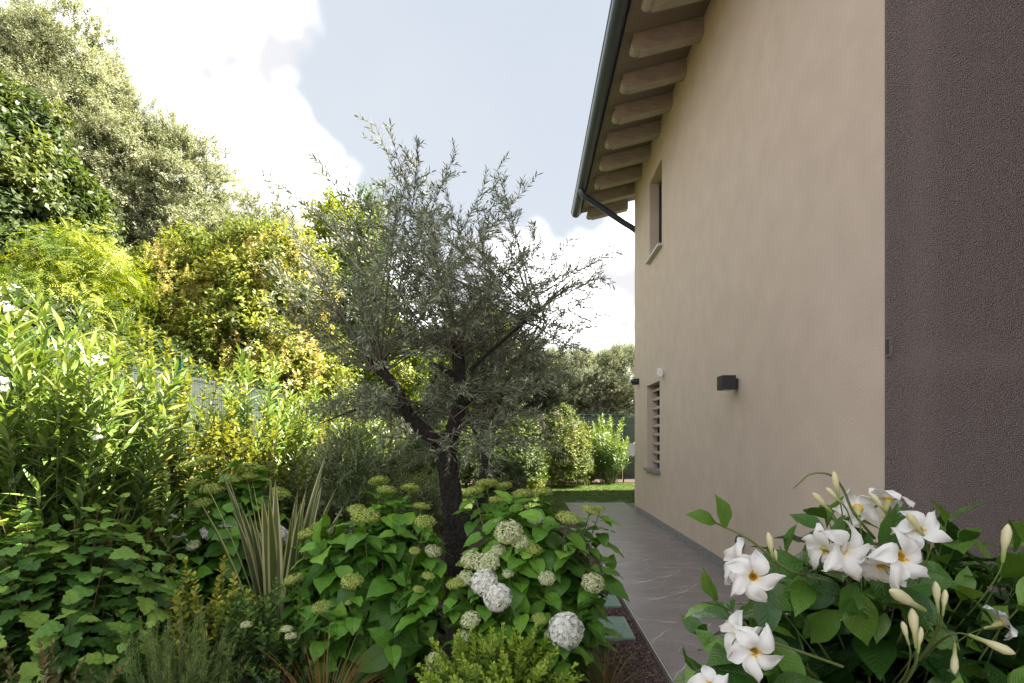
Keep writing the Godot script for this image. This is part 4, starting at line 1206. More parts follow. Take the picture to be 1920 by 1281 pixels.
func sword_clump(called: String, label: String, at: Vector3, count: int, len_: float, width: float, open: float, seed_: int, cols: Array, rims: Array, bend: float, category := "plant", twist := 0.1) -> Node3D:
	var r := RandomNumberGenerator.new()
	r.seed = seed_
	var o := thing(called, label, category, at)
	var mat := leafy(Color.WHITE, 0.42, 0.45, 0.5)
	for k in count:
		var th := r.randf() * TAU
		var lean := pow(r.randf(), 0.7) * open
		var L := len_ * r.randf_range(0.65, 1.05)
		var w := width * r.randf_range(0.75, 1.15)
		var ci := r.randi() % cols.size()
		var m := MB.new()
		var dirh := Vector3(cos(th), 0, sin(th))
		var side := Vector3(-sin(th), 0, cos(th)).rotated(Vector3.UP, r.randfn() * 0.5)
		var p := dirh * 0.05 * r.randf() * len_ + Vector3(0, -0.02, 0)
		var ang := lean * 0.6
		var n := 10
		for q in n + 1:
			var t := float(q) / n
			var ww := w * (0.55 + 0.45 * sin(minf(t * 2.2, 1.0) * PI / 2)) * (1.0 - pow(t, 3.2)) * 0.5
			var sd := side.rotated(Vector3.UP, twist * t * 3)
			var nrm := (dirh * -cos(ang) + Vector3.UP * sin(ang)).normalized()
			for e in 6:
				var s: float = [-1.0, -0.62, -0.58, 0.58, 0.62, 1.0][e]
				m.vert(p + sd * ww * s + nrm * (absf(s) * ww * 0.35), Vector2(t, s), rims[ci] if e in [0, 1, 4, 5] else cols[ci])
			p += (dirh * sin(ang) + Vector3.UP * cos(ang)) * L / n
			ang += bend * lean * 1.4 / n * (0.4 + 1.6 * t)
		for q in n:
			for e in 5:
				var a := q * 6 + e
				m.tri(a, a + 1, a + 7); m.tri(a, a + 7, a + 6)
		part("leaf", m.mesh(), mat, o)
	return o

# ---------------------------------------------------------------- plants in front
func hydrangea_head(r: RandomNumberGenerator, florets: int, flat: float, petal: float, open: float) -> ArrayMesh:      # radius 1
	var m := MB.new()
	var core := MB.new()
	for k in florets:
		var u := (k + 0.5) / florets
		var ph := acos(1.0 - u * 1.45)
		var th := k * 2.39996
		var d := Vector3(sin(ph) * cos(th), cos(ph), sin(ph) * sin(th))
		var p := d * Vector3(1, flat, 1) * r.randf_range(0.8, 1.04)
		var n := (d * Vector3(1, 1.0 / flat, 1)).normalized() + ball(r) * 0.45
		var b := along(n.cross(ball(r)), n)
		var g := r.randf_range(0.82, 1.1)
		for q in 4:
			var a := TAU * q / 4 + r.randfn() * 0.1
			var x := b.x * cos(a) + b.z * sin(a)
			var z := b.x * -sin(a) + b.z * cos(a)
			var y := b.y
			var s := petal * r.randf_range(0.85, 1.1)
			var f := m.vert(p, Vector2.ZERO, Color(g, g, g * 0.93))
			m.vert(p + (x * 0.6 - z * 0.48) * s + y * s * open, Vector2.ZERO, Color(g, g, g)); m.vert(p + x * s * 1.02 + y * s * open * 0.7, Vector2.ZERO, Color(g, g, g)); m.vert(p + (x * 0.6 + z * 0.48) * s + y * s * open, Vector2.ZERO, Color(g, g, g))
			m.tri(f, f + 2, f + 1); m.tri(f, f + 3, f + 2)
	for k in 14:
		var th := k * 2.39996
		var e := Vector3(cos(th) * 0.7 * sqrt((k + 0.5) / 14), flat * 0.55, sin(th) * 0.7 * sqrt((k + 0.5) / 14))
		m.tube(PackedVector3Array([Vector3(0, -0.75, 0), e * Vector3(0.5, 0.2, 0.5), e]), PackedFloat32Array([0.05, 0.03, 0.02]), 3, Color(0.45, 0.6, 0.25))
	return m.mesh()

func hydrangea(label: String, at: Vector3, rx: float, rz: float, h: float, stems: int, seed_: int, most: int, heads: Array) -> void:
	var r := RandomNumberGenerator.new()
	r.seed = seed_
	var o := thing("hydrangea", label, "hydrangea", at, "hydrangeas around the olive tree")
	var g := grow(r, {"at": at, "rx": rx, "rz": rz, "h": h, "stems": stems, "per": 2, "turn": PI / 2, "step": 0.075, "from": 0.25, "len": 0.168, "angle": 1.15, "droop": 0.5, "arch": 0.16, "inner": 0.6, "open": 0.98, "low": 0.2, "face": 0.5, "out": 1.5, "petiole": 0.16, "thick": 0.0055, "stem": Color(0.12, 0.14, 0.045), "tip_size": 0.72, "tints": 5, "young": 0.86})
	stems_part(o, g.stems, cache.stem)
	for hd in heads:      # pairs of leaves on the stalk below each head
		for k in 6:
			var a := r.randf() * TAU
			var dir := Vector3(cos(a), r.randf_range(-0.6, 0.15), sin(a) + 0.15).normalized()
			g.leaves.append([Transform3D(along(dir, Vector3.UP + dir * Vector3(0.8, 0, 0.8), r.randf_range(0.08, 0.15)), hd[0] + Vector3(0, -0.035 - 0.035 * k - hd[1] * 0.4, -0.03) + dir * 0.02), r.randi_range(1, 3)])
	emit(o, "leaf", cache.hydrangea_leaf, g.leaves, most)
	for hd in heads:      # [position, radius, kind: 0 green-yellow, 1 cream, 2 white]
		var p: Vector3 = hd[0]
		var k: int = hd[2]
		var out := ((p - at) * Vector3(0.5, 0, 0.5) + Vector3(0, 0.75 if k < 2 else 0.35, 0.0) + (Vector3(0, 0, 0.3) if k > 0 else Vector3.ZERO)).normalized()
		out = (out + ball(r) * 0.12).normalized()
		var b := along(out.cross(ball(r)), out)
		var f := part("flower_head", cache.heads[k][r.randi() % 2], cache.head_mats[k], o, Transform3D(b.scaled(Vector3.ONE * hd[1] * 1.08), p - at))
		var st := MB.new()
		var root := at + (p - at) * Vector3(0.35, 0.15, 0.35)
		var neck: Vector3 = p - out * hd[1] * 0.7
		st.tube(PackedVector3Array([root - at, (root.lerp(neck, 0.6) + Vector3(0, 0.04, 0)) - at, neck - at]), PackedFloat32Array([0.005, 0.004, 0.003]), 5, Color(0.14, 0.18, 0.05))
		part("stalk", st.mesh(), cache.stem, o)
	return

func W(px: float, py: float, d: float) -> Vector3:      # the point at depth d on the line of sight through a pixel of the 1920 px picture
	return Vector3((px - 990.0) * d / FOCAL, 1.5 + (824.0 - py) * d / FOCAL, -d)

func front_plants() -> void:
	var r := RandomNumberGenerator.new()
	r.seed = 9
	var vein := vein_image(9, Color(0.92, 0.92, 0.92), Color(1.35, 1.35, 1.15), 0.55)
	var heart := outline_leaf([[0.0, 0.0], [-0.07, 0.1], [-0.08, 0.22], [0.0, 0.33], [0.12, 0.395], [0.28, 0.41], [0.45, 0.375], [0.6, 0.31], [0.74, 0.22], [0.87, 0.11], [1.0, 0.0]], 0.16, 0.3)
	cache.hydrangea_leaf = kind_of(heart.mesh(), [Color(0.042, 0.112, 0.014), Color(0.058, 0.15, 0.017), Color(0.078, 0.19, 0.02), Color(0.108, 0.24, 0.024), Color(0.15, 0.30, 0.032)], 0.45, 0.4, 0.55, vein[0], vein[1])
	cache.heads = [[hydrangea_head(r, 230, 0.5, 0.1, 0.35), hydrangea_head(r, 200, 0.42, 0.11, 0.4)], [hydrangea_head(r, 170, 0.62, 0.14, 0.25), hydrangea_head(r, 160, 0.55, 0.145, 0.3)], [hydrangea_head(r, 320, 0.85, 0.15, 0.25), hydrangea_head(r, 300, 0.78, 0.155, 0.22)]]
	cache.head_mats = [leafy(Color(0.40, 0.47, 0.11), 0.6, 0.4, 0.4), leafy(Color(0.62, 0.65, 0.38), 0.6, 0.4, 0.2), leafy(Color(0.85, 0.85, 0.79), 0.55, 0.4, 0.05)]
	hydrangea("hydrangea with flat green-yellow flower heads beside the striped sword-leaved plant", Vector3(-0.98, 0, -3.5), 0.55, 0.5, 1.16, 105, 501, 290, [
		[W(685, 968, 3.15), 0.075, 0], [W(668, 955, 3.3), 0.05, 0], [W(797, 978, 3.15), 0.058, 0], [W(770, 915, 3.75), 0.06, 0], [W(710, 902, 3.85), 0.065, 0], [W(725, 920, 3.6), 0.06, 0], [W(580, 1000, 3.35), 0.062, 0], [W(594, 985, 3.6), 0.04, 0], [W(550, 1085, 3.15), 0.05, 0], [W(660, 1090, 3.0), 0.056, 0], [W(602, 1138, 2.98), 0.045, 0], [W(785, 1105, 3.0), 0.03, 0], [W(803, 1080, 3.0), 0.034, 0], [W(778, 1033, 3.05), 0.03, 0], [W(653, 1130, 3.0), 0.018, 0], [W(820, 1240, 2.9), 0.055, 1], [W(597, 1047, 3.6), 0.06, 2], [W(812, 1033, 3.2), 0.045, 1], [W(705, 975, 3.5), 0.04, 0], [W(790, 950, 3.6), 0.055, 0]])
	hydrangea("hydrangea with cream and white flower heads beside the stone walk", Vector3(0.04, 0, -3.45), 0.54, 0.5, 1.18, 105, 502, 290, [
		[W(953, 998, 3.1), 0.075, 1], [W(975, 1016, 3.1), 0.05, 1], [W(934, 1032, 3.1), 0.04, 1], [W(913, 1055, 3.05), 0.067, 1], [W(884, 1050, 3.1), 0.058, 1], [W(908, 1092, 2.98), 0.065, 2], [W(933, 1120, 2.93), 0.068, 2], [W(873, 1085, 3.05), 0.05, 1], [W(1061, 1182, 2.85), 0.084, 2], [W(1112, 1093, 3.05), 0.058, 1], [W(882, 1162, 2.92), 0.05, 1], [W(873, 1193, 2.95), 0.04, 1], [W(1065, 971, 3.2), 0.065, 0], [W(1108, 957, 3.3), 0.055, 0], [W(1126, 953, 3.35), 0.03, 0], [W(980, 928, 3.75), 0.075, 0], [W(1016, 924, 3.75), 0.07, 0], [W(932, 938, 3.6), 0.052, 0], [W(912, 908, 3.8), 0.075, 0], [W(888, 922, 3.65), 0.065, 0], [W(945, 912, 3.85), 0.055, 0], [W(1000, 1030, 3.1), 0.045, 0], [W(1025, 1084, 3.0), 0.042, 1], [W(953, 1075, 3.0), 0.03, 1], [W(853, 1094, 3.0), 0.045, 0], [W(1003, 975, 3.4), 0.05, 2], [W(1033, 980, 3.4), 0.03, 0], [W(1010, 1160, 2.9), 0.035, 0], [W(1030, 1190, 2.9), 0.025, 1], [W(935, 978, 3.3), 0.04, 0]])
	hydrangea("hydrangea in the shade between the lobed-leaf shrub and the sword-leaved plant", Vector3(-2.3, 0, -4.25), 0.65, 0.5, 1.3, 95, 503, 200, [
		[W(356, 875, 4.3), 0.09, 0], [W(384, 864, 4.4), 0.07, 0], [W(468, 880, 4.3), 0.1, 0], [W(438, 900, 4.2), 0.085, 0], [W(397, 917, 4.1), 0.085, 0], [W(365, 907, 4.1), 0.06, 0], [W(380, 943, 4.0), 0.06, 0], [W(527, 924, 4.2), 0.07, 0], [W(427, 998, 4.0), 0.075, 2], [W(392, 996, 4.0), 0.055, 2], [W(362, 1023, 3.9), 0.045, 1], [W(318, 1065, 3.75), 0.04, 0], [W(515, 1008, 4.0), 0.085, 2], [W(470, 892, 4.2), 0.06, 0]])
	# striped sword leaves
	sword_clump("flax_lily", "upright clump of green sword leaves striped with cream margins", Vector3(-1.66, 0, -3.62), 34, 1.46, 0.095, 0.46, 511, [Color(0.13, 0.165, 0.07), Color(0.15, 0.18, 0.085), Color(0.11, 0.15, 0.065)], [Color(0.56, 0.53, 0.27), Color(0.62, 0.59, 0.34), Color(0.5, 0.46, 0.22)], 0.35, "sword-leaved plant", 0.05)
	# shrub with lobed leaves
	var lob := outline_leaf([[0.0, 0.0], [-0.06, 0.12], [-0.02, 0.3], [0.1, 0.4], [0.2, 0.5], [0.3, 0.42], [0.4, 0.34], [0.48, 0.4], [0.62, 0.4], [0.66, 0.26], [0.78, 0.22], [0.88, 0.12], [1.0, 0.0]], 0.1, 0.22)
	cache.lobed = kind_of(lob.mesh(), [Color(0.045, 0.108, 0.022), Color(0.066, 0.15, 0.028), Color(0.092, 0.195, 0.032), Color(0.135, 0.245, 0.036), Color(0.185, 0.295, 0.046)], 0.55, 0.4, 0.5, vein[0], vein[1])
	var at := Vector3(-2.52, 0, -2.95)
	var o := thing("lobed_shrub", "green shrub with lobed currant-like leaves below the oleander", "shrub", at)
	var g := grow(r, {"at": at, "rx": 0.68, "rz": 0.5, "h": 1.28, "stems": 64, "per": 2, "turn": PI / 2, "step": 0.07, "from": 0.22, "len": 0.115, "angle": 1.2, "droop": 0.32, "arch": 0.12, "inner": 0.55, "open": 0.9, "low": 0.2, "face": 0.5, "out": 0.9, "petiole": 0.4, "thick": 0.005, "stem": Color(0.13, 0.07, 0.035), "tints": 5, "tip_size": 0.55, "young": 0.78})
	stems_part(o, g.stems, cache.stem)
	emit(o, "leaf", cache.lobed, g.leaves, 300)
	# rosemary
	at = Vector3(-1.72, 0, -2.66)
	var needle := small_leaf(0.11, 0.5).mesh()
	var rose := kind_of(needle, [Color(0.08, 0.135, 0.035), Color(0.115, 0.185, 0.045), Color(0.15, 0.23, 0.055), Color(0.2, 0.28, 0.075)], 0.55, 0.4, 0.4)
	o = thing("rosemary", "bushy rosemary with upright needle-leaved stems in the front bed", "herb", at)
	g = grow(r, {"at": at, "rx": 0.46, "rz": 0.34, "h": 0.72, "stems": 150, "per": 4, "turn": 0.7, "step": 0.012, "from": 0.3, "len": 0.03, "angle": 0.8, "droop": 0.0, "arch": 0.05, "inner": 0.55, "open": 0.75, "low": 0.2, "thick": 0.003, "stem": Color(0.12, 0.12, 0.06), "tints": 4, "young": 0.8})
	stems_part(o, g.stems, cache.stem)
	emit(o, "leaf", rose, g.leaves, 0)
	# glossy euonymus, plain and golden
	var ov := leaf_shape(0.6, [0.15, 0.8, 1.0, 0.8, 0.0], 0.22, 0.25, 1.1).mesh()
	var euo := kind_of(ov, [Color(0.03, 0.065, 0.02), Color(0.05, 0.1, 0.028), Color(0.08, 0.145, 0.03), Color(0.14, 0.22, 0.036)], 0.3, 0.5, 0.5)
	var euog := kind_of(ov, [Color(0.09, 0.13, 0.02), Color(0.16, 0.2, 0.028), Color(0.28, 0.29, 0.04), Color(0.38, 0.36, 0.06)], 0.35, 0.6, 0.5)
	for e in [["euonymus", "glossy dark green euonymus under the striped sword leaves", Vector3(-1.45, 0, -3.02), 0.42, 0.36, 0.74, 80, euo, 240], ["golden_euonymus", "golden-tipped euonymus between lobed-leaf shrub and striped sword leaves", Vector3(-1.83, 0, -3.12), 0.32, 0.26, 0.84, 70, euog, 200]]:
		o = thing(e[0], e[1], "shrub", e[2])
		g = grow(r, {"at": e[2], "rx": e[3], "rz": e[4], "h": e[5], "stems": e[6], "per": 2, "turn": PI / 2, "step": 0.022, "from": 0.3, "len": 0.048, "angle": 0.95, "droop": 0.05, "arch": 0.08, "inner": 0.55, "open": 0.95, "low": 0.15, "thick": 0.003, "stem": Color(0.1, 0.12, 0.04), "tints": 4, "young": 0.8})
		stems_part(o, g.stems, cache.stem)
		emit(o, "leaf", e[7], g.leaves, e[8])
		if e[0] == "euonymus":
			for k in 3:
				var p: Vector3 = [W(462, 1172, 2.85), W(537, 1180, 2.85), W(545, 1193, 2.85)][k]
				part("flower_head", cache.heads[1][k % 2], cache.head_mats[1], o, Transform3D(Basis().scaled(Vector3.ONE * 0.03), p - e[2]))
	# abelia with reddish tips
	at = Vector3(-2.22, 0, -2.42)
	var ab := leaf_shape(0.44, [0.1, 0.85, 0.9, 0.5, 0.0], 0.2, 0.2).mesh()
	var abk := kind_of(ab, [Color(0.05, 0.095, 0.03), Color(0.075, 0.125, 0.035), Color(0.11, 0.14, 0.04), Color(0.17, 0.115, 0.05), Color(0.15, 0.15, 0.07)], 0.45, 0.5, 0.4)
	o = thing("abelia", "low abelia with bronze-red young shoots in front of the lobed-leaf shrub", "shrub", at)
	g = grow(r, {"at": at, "rx": 0.55, "rz": 0.3, "h": 0.62, "stems": 60, "per": 2, "turn": PI / 2, "step": 0.026, "from": 0.3, "len": 0.045, "angle": 0.85, "droop": 0.05, "arch": 0.2, "inner": 0.6, "open": 0.95, "low": 0.3, "thick": 0.003, "stem": Color(0.17, 0.06, 0.035), "tints": 5, "young": 0.7})
	stems_part(o, g.stems, cache.stem)
	emit(o, "leaf", abk, g.leaves, 200)
	# light green dwarf pittosporum
	at = Vector3(-0.16, 0, -2.74)
	var pit := kind_of(leaf_shape(0.42, [0.1, 0.55, 0.95, 1.0, 0.0], 0.15, 0.2, 1.15).mesh(), [Color(0.10, 0.16, 0.026), Color(0.17, 0.26, 0.034), Color(0.25, 0.35, 0.045), Color(0.33, 0.42, 0.065)], 0.36, 0.6, 0.5)
	o = thing("pittosporum", "compact light green dwarf pittosporum in front of the hydrangeas", "shrub", at)
	g = grow(r, {"at": at, "rx": 0.44, "rz": 0.34, "h": 0.56, "boxy": 0.55, "stems": 150, "per": 4, "turn": 0.6, "step": 0.02, "from": 0.45, "len": 0.042, "angle": 0.95, "droop": 0.0, "arch": 0.12, "inner": 0.7, "open": 0.97, "low": 0.12, "thick": 0.003, "stem": Color(0.1, 0.12, 0.04), "tints": 4, "young": 0.75})
	stems_part(o, g.stems, cache.stem)
	emit(o, "leaf", pit, g.leaves, 300)
	# sedges
	sword_clump("sedge", "orange-bronze sedge tuft at the foot of the green-headed hydrangea", Vector3(-1.02, 0, -2.72), 110, 0.62, 0.006, 0.95, 521, [Color(0.2, 0.09, 0.03), Color(0.1, 0.13, 0.03), Color(0.16, 0.15, 0.04), Color(0.26, 0.1, 0.03)], [Color(0.2, 0.09, 0.03), Color(0.1, 0.13, 0.03), Color(0.16, 0.15, 0.04), Color(0.26, 0.1, 0.03)], 1.1, "grass clump")
	sword_clump("sedge", "olive-green sedge tuft in the gravel beside the walk", Vector3(0.42, 0, -3.05), 100, 0.5, 0.005, 0.95, 522, [Color(0.1, 0.1, 0.03), Color(0.08, 0.11, 0.03), Color(0.15, 0.13, 0.05), Color(0.19, 0.09, 0.035)], [Color(0.1, 0.1, 0.03), Color(0.08, 0.11, 0.03), Color(0.15, 0.13, 0.05), Color(0.19, 0.09, 0.035)], 1.1, "grass clump")

# ---------------------------------------------------------------- white trumpet vine in its planter
func mandevilla() -> void:
	var r := RandomNumberGenerator.new()
	r.seed = 71
	var foot := Vector3(0.80, 0.0, -1.22)
	var pot := thing("planter", "tall grey tapered planter holding the white trumpet vine", "planter", foot)
	var m := MB.new()
	m.tube(PackedVector3Array([Vector3(0, 0.02, 0), Vector3(0, 0.03, 0), Vector3(0, 0.7, 0), Vector3(0, 0.74, 0), Vector3(0, 0.74, 0), Vector3(0, 0.66, 0)]), PackedFloat32Array([0.13, 0.14, 0.2, 0.21, 0.18, 0.175]), 28)
	part("pot", m.mesh(), surface(Color(0.12, 0.11, 0.11), 0.6), pot)
	m = MB.new()
	m.tube(PackedVector3Array([Vector3(0, 0.6, 0), Vector3(0, 0.68, 0)]), PackedFloat32Array([0.17, 0.176]), 24, Color.WHITE, true)
	part("soil", m.mesh(), surface(Color(0.04, 0.03, 0.022), 0.95), pot)
	var at := foot + Vector3(0, 0.68, 0)
	var o := thing("trumpet_vine", "white trumpet-flowered vine with glossy dark leaves by the roughcast wall", "flowering plant", at)
	var vein := vein_image(11, Color(0.95, 0.95, 0.95), Color(1.6, 1.6, 1.35), 0.3)
	var lf := leaf_shape(0.52, [0.08, 0.42, 0.75, 0.95, 1.0, 0.92, 0.74, 0.48, 0.2, 0.0], 0.22, 0.5, 1.0, 0.08)
	var sp := kind_of(lf.mesh(), [Color(0.018, 0.052, 0.012), Color(0.03, 0.08, 0.015), Color(0.05, 0.12, 0.019), Color(0.088, 0.18, 0.025), Color(0.135, 0.24, 0.036)], 0.2, 0.55, 0.5, vein[0], vein[1])
	var g := grow(r, {"at": at, "rx": 0.50, "rz": 0.34, "h": 0.66, "stems": 170, "per": 2, "turn": PI / 2, "step": 0.062, "from": 0.22, "len": 0.138, "angle": 1.05, "droop": 0.3, "arch": 0.15, "inner": 0.6, "open": 1.0, "low": 0.12, "boxy": 0.7, "face": 0.5, "out": 1.6, "petiole": 0.1, "thick": 0.0035, "stem": Color(0.12, 0.17, 0.04), "tints": 5, "tip_size": 0.6, "young": 0.84})
	stems_part(o, g.stems, cache.stem)
	var shoots := MB.new()
	# wandering shoots with pairs of leaves, and the coiled tip
	for sh in [[[W(1560, 1090, 1.02), W(1480, 1070, 0.98), W(1410, 1015, 0.96), W(1362, 990, 0.96), W(1330, 975, 0.96), W(1326, 968, 0.96)], [[0.62, 0.055, 0.35, 3], [0.72, 0.05, -0.5, 3]]], [[W(1580, 1250, 0.98), W(1480, 1215, 0.95), W(1420, 1195, 0.94), W(1395, 1165, 0.94)], [[0.75, 0.07, 0.3, 3], [0.95, 0.07, -0.6, 2], [0.98, 0.06, 0.9, 3]]], [[W(1640, 1010, 1.05), W(1600, 960, 1.03), W(1580, 915, 1.02), W(1555, 890, 1.01), W(1520, 889, 1.01), W(1500, 905, 1.01), W(1488, 916, 1.01)], [[0.15, 0.07, 0.4, 2], [0.2, 0.07, -0.4, 3]]]]:
		var p := PackedVector3Array()
		var q := PackedFloat32Array()
		var n: int = sh[0].size()
		for k in n - 1:
			for s in 4:
				p.append((sh[0][k] as Vector3).cubic_interpolate(sh[0][k + 1], sh[0][maxi(k - 1, 0)], sh[0][mini(k + 2, n - 1)], s / 4.0) - at)
				q.append(lerpf(0.0028, 0.001, (k + s / 4.0) / n))
		p.append(sh[0][n - 1] - at); q.append(0.0008)
		shoots.tube(p, q, 6, Color(0.13, 0.16, 0.045))
		for l in sh[1]:
			var k := int(l[0] * (p.size() - 1))
			var tan := (p[mini(k + 1, p.size() - 1)] - p[maxi(k - 1, 0)]).normalized()
			var dir := (tan * 0.7 + Vector3(l[2], 0.45 if l[2] > 0 else 0.1, 0.25)).normalized()
			g.leaves.append([Transform3D(along(dir, Vector3(0, 0.7, 0.7), l[1] * 1.25), p[k] + at), l[3]])
	part("shoots", shoots.mesh(), cache.stem, o).set_meta("kind", "stuff")
	# keep the space before the blooms clear of leaves
	var blooms := [[W(1412, 1082, 0.92), 0.05, Vector3(-0.35, 0.1, 0.95)], [W(1383, 1058, 0.96), 0.046, Vector3(-0.95, 0.15, 0.25)], [W(1582, 1032, 0.93), 0.056, Vector3(0.25, 0.1, 0.95)], [W(1548, 1030, 0.97), 0.048, Vector3(-0.85, -0.2, 0.4)], [W(1690, 1046, 0.92), 0.054, Vector3(0.1, 0.2, 0.95)], [W(1652, 1062, 0.96), 0.05, Vector3(-0.5, -0.6, 0.5)], [W(1724, 994, 0.97), 0.048, Vector3(-0.25, 0.5, 0.75)], [W(1665, 938, 1.04), 0.042, Vector3(0.3, 0.75, -0.2)], [W(1608, 955, 1.05), 0.042, Vector3(0.3, 0.2, -0.6)], [W(1414, 1222, 0.9), 0.05, Vector3(-0.3, 0.0, 0.95)], [W(1385, 1190, 0.94), 0.044, Vector3(-0.9, 0.2, 0.3)], [W(1330, 1285, 0.9), 0.036, Vector3(-0.4, 0.5, 0.7)], [W(1878, 1168, 1.02), 0.035, Vector3(0.6, 0.3, 0.2)]]
	for b in blooms:      # leaves on the shoots that carry the blooms
		var n: Vector3 = b[2].normalized()
		for k in 5:
			var dir := (ball(r) + Vector3(0, -0.35, 0.1) - n * 0.2).normalized()
			g.leaves.append([Transform3D(along(dir, Vector3(-0.1, 0.6, 0.7) + ball(r) * 0.3, r.randf_range(0.07, 0.12)), b[0] - n * (b[1] + 0.02) + Vector3(0, -0.03 - 0.025 * k, -0.01) + dir * 0.01), r.randi_range(1, 3)])
	var kept := []
	for l in g.leaves:
		var c: Vector3 = l[0].origin + l[0].basis.x * 0.5
		var clear := true
		for b in blooms:
			var dd: float = -b[0].z
			var pc := c * (dd / maxf(0.1, -c.z)) if false else c
			var a1 := Vector2((c.x) / -c.z, (c.y - 1.5) / -c.z)
			var b1 := Vector2(b[0].x / dd, (b[0].y - 1.5) / dd)
			if -c.z < dd + 0.03 and a1.distance_to(b1) < b[1] * 1.25: clear = false
		if -c.z < 0.72: clear = false
		if clear: kept.append(l)
	emit(o, "leaf", sp, kept, 300)
	# the flower: five pinwheel petals, yellow throat, pale tube
	var petal := MB.new()
	var wd := [34.0, 37.0, 39.0, 38.0, 32.0, 23.0, 12.0, 1.0]
	var sk := [0.0, 0.0, 3.0, 8.0, 14.0, 20.0, 26.0, 33.0]
	var ss := [0.0, 0.15, 0.32, 0.5, 0.68, 0.82, 0.94, 1.1]
	for k in 8:
		for e in 7:
			var t := (e - 3) / 3.0
			var a := deg_to_rad(sk[k] + wd[k] * t)
			var rad: float = (0.16 + 0.86 * ss[k]) * (1.0 - 0.06 * t * t)
			var y: float = 0.42 * sin(minf(ss[k] * 2.1, 1.57)) - 0.34 * ss[k] * ss[k] + 0.05 * sin(t * 3.0 + k) * ss[k] + 0.05 * t
			petal.vert(Vector3(sin(a) * rad, y, cos(a) * rad), Vector2(t, ss[k]), Color(1, 0.93, 0.62) if k == 0 else Color.WHITE)
	for k in 7:
		for e in 6:
			var a := k * 7 + e
			petal.tri(a, a + 7, a + 8); petal.tri(a, a + 8, a + 1)
	var pms := []
	for q in 4:      # ruffled in different ways
		var pq := MB.new()
		pq.add(petal, Transform3D.IDENTITY)
		for k in pq.v.size():
			var p := pq.v[k]
			var rr := Vector2(p.x, p.z).length()
			var t := pq.uv[k].x
			p.y += rr * rr * (0.10 * sin(t * 4.0 + q * 1.7) + 0.07 * sin(t * 7.0 + rr * 9.0 + q) - 0.09 * (q % 3))
			p *= 1.0 + rr * 0.09 * sin(q * 2.3 + t * 2.0)
			pq.v[k] = p
		pms.append(pq.mesh())
	var throat := MB.new()
	throat.tube(PackedVector3Array([Vector3(0, -0.45, 0), Vector3(0, -0.2, 0), Vector3(0, 0.0, 0), Vector3(0, 0.05, 0)]), PackedFloat32Array([0.02, 0.13, 0.19, 0.29]), 14)
	var thm := throat.mesh()
	var tb := MB.new()
	tb.tube(PackedVector3Array([Vector3(0, 0.0, 0), Vector3(0, -0.3, 0), Vector3(0, -0.6, 0), Vector3(0, -0.9, 0), Vector3(0, -1.0, 0)]), PackedFloat32Array([0.185, 0.16, 0.1, 0.07, 0.09]), 12)
	var tbm := tb.mesh()
	var white := leafy(Color(0.82, 0.81, 0.79), 0.5, 0.6, 0.05)
	var yellow := leafy(Color(0.85, 0.52, 0.05), 0.5, 0.8, 0.2)
	var cream := leafy(Color(0.55, 0.58, 0.24), 0.5, 0.5, 0.2)
	for b in blooms:
		var n: Vector3 = b[2].normalized()
		var bs := along(n.cross(ball(r)), n, b[1] * 0.86)
		var f := Node3D.new()
		f.name = "flower"
		o.add_child(f, true)
		f.transform = Transform3D(bs, b[0] - at)
		for k in 5:
			part("petal", pms[r.randi() % 4], white, f, Transform3D(Basis(Vector3.UP, TAU * k / 5 + r.randfn() * 0.06) * Basis(Vector3.RIGHT, r.randfn() * 0.07), Vector3(0, 0.008 * k, 0)))
		part("throat", thm, yellow, f)
		part("flower_tube", tbm, cream, f)
		var st := MB.new()
		var back: Vector3 = b[0] - n * b[1] - at
		var p1 := back - n * 0.05
		var p2 := back * 0.35 + Vector3(0, 0.1, -0.04)
		var fp := PackedVector3Array()
		var fr := PackedFloat32Array()
		for k in 9:
			var t := k / 8.0
			fp.append(back.lerp(p1, t).lerp(p1.lerp(p2, t), t)); fr.append(lerpf(0.0013, 0.0019, t))
		st.tube(fp, fr, 5, Color(0.12, 0.16, 0.045))
		part("flower_stalk", st.mesh(), cache.stem, o)
	# long twisted buds, in small groups
	var bud := MB.new()
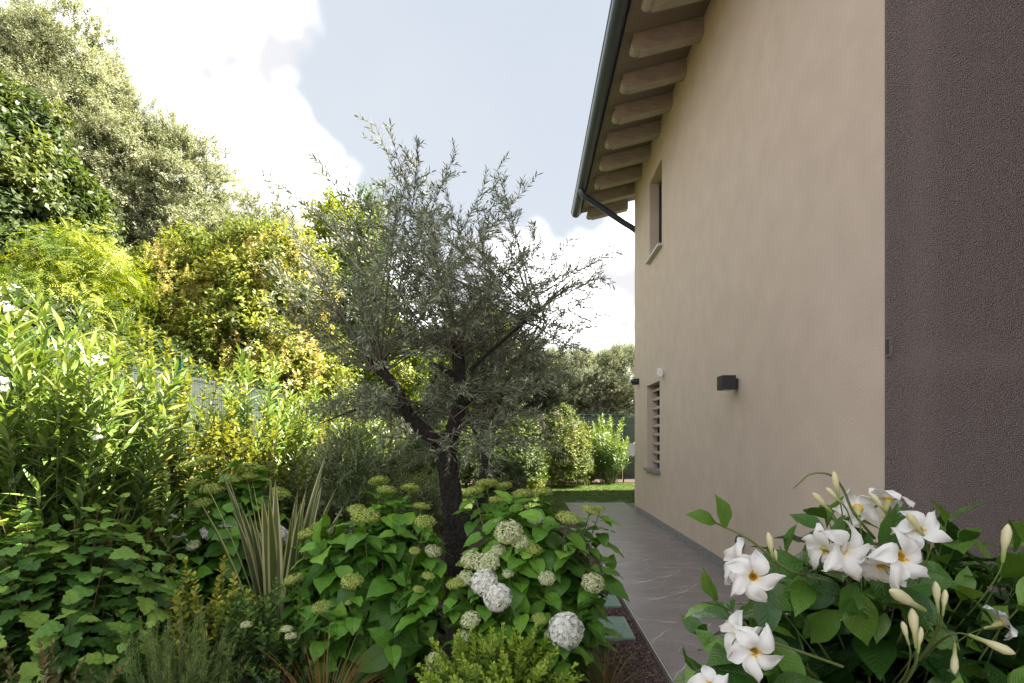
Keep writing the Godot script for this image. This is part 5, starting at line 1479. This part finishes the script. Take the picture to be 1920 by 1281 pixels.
	bud.tube(PackedVector3Array([Vector3(0, 0, 0), Vector3(0, 0.12, 0), Vector3(0, 0.35, 0), Vector3(0.01, 0.55, 0), Vector3(0.02, 0.78, 0), Vector3(0.02, 0.93, 0), Vector3(0.015, 1.0, 0)]), PackedFloat32Array([0.035, 0.05, 0.055, 0.1, 0.115, 0.06, 0.004]), 9)
	for k in bud.v.size():
		var y := bud.v[k].y
		bud.c[k] = Color(0.28, 0.36, 0.1).lerp(Color(0.72, 0.68, 0.42), smoothstep(0.1, 0.6, y))
	var bm := bud.mesh()
	var budm := leafy(Color.WHITE, 0.5, 0.4, 0.2)
	for b in [[W(1559, 960, 1.0), W(1523, 925, 0.99)], [W(1574, 935, 1.0), W(1562, 884, 1.0)], [W(1580, 945, 1.0), W(1548, 915, 1.0)], [W(1450, 1052, 0.97), W(1439, 998, 0.97)], [W(1458, 1060, 0.98), W(1452, 1030, 0.98)], [W(1735, 1010, 0.96), W(1700, 962, 0.95)], [W(1745, 1030, 0.96), W(1757, 995, 0.96)], [W(1880, 1055, 1.0), W(1889, 982, 1.0)], [W(1735, 1145, 0.9), W(1667, 1108, 0.88)], [W(1760, 1150, 0.92), W(1753, 1090, 0.92)], [W(1768, 1155, 0.92), W(1772, 1105, 0.92)], [W(1705, 1210, 0.9), W(1691, 1165, 0.9)], [W(1718, 1215, 0.9), W(1709, 1140, 0.9)], [W(1722, 1225, 0.9), W(1726, 1175, 0.9)], [W(1815, 1190, 0.95), W(1905, 1225, 0.93)], [W(1790, 1205, 0.92), W(1791, 1265, 0.92)], [W(1665, 965, 1.03), W(1630, 925, 1.03)]]:
		var d: Vector3 = b[1] - b[0]
		var bs := along(d.cross(Vector3(0.1, 0.2, 0.95)), d.normalized(), d.length())
		part("bud", bm, budm, o, Transform3D(bs, b[0] - at))
		var st := MB.new()
		var p0: Vector3 = b[0] - at
		var p1 := p0 - d.normalized() * 0.05
		var p2 := p0 * 0.35 + Vector3(0, 0.1, -0.04)
		var sp_ := PackedVector3Array()
		var sr := PackedFloat32Array()
		for k in 9:
			var t := k / 8.0
			sp_.append(p0.lerp(p1, t).lerp(p1.lerp(p2, t), t)); sr.append(lerpf(0.0013, 0.0019, t))
		st.tube(sp_, sr, 5, Color(0.13, 0.17, 0.05))
		part("bud_stalk", st.mesh(), cache.stem, o)
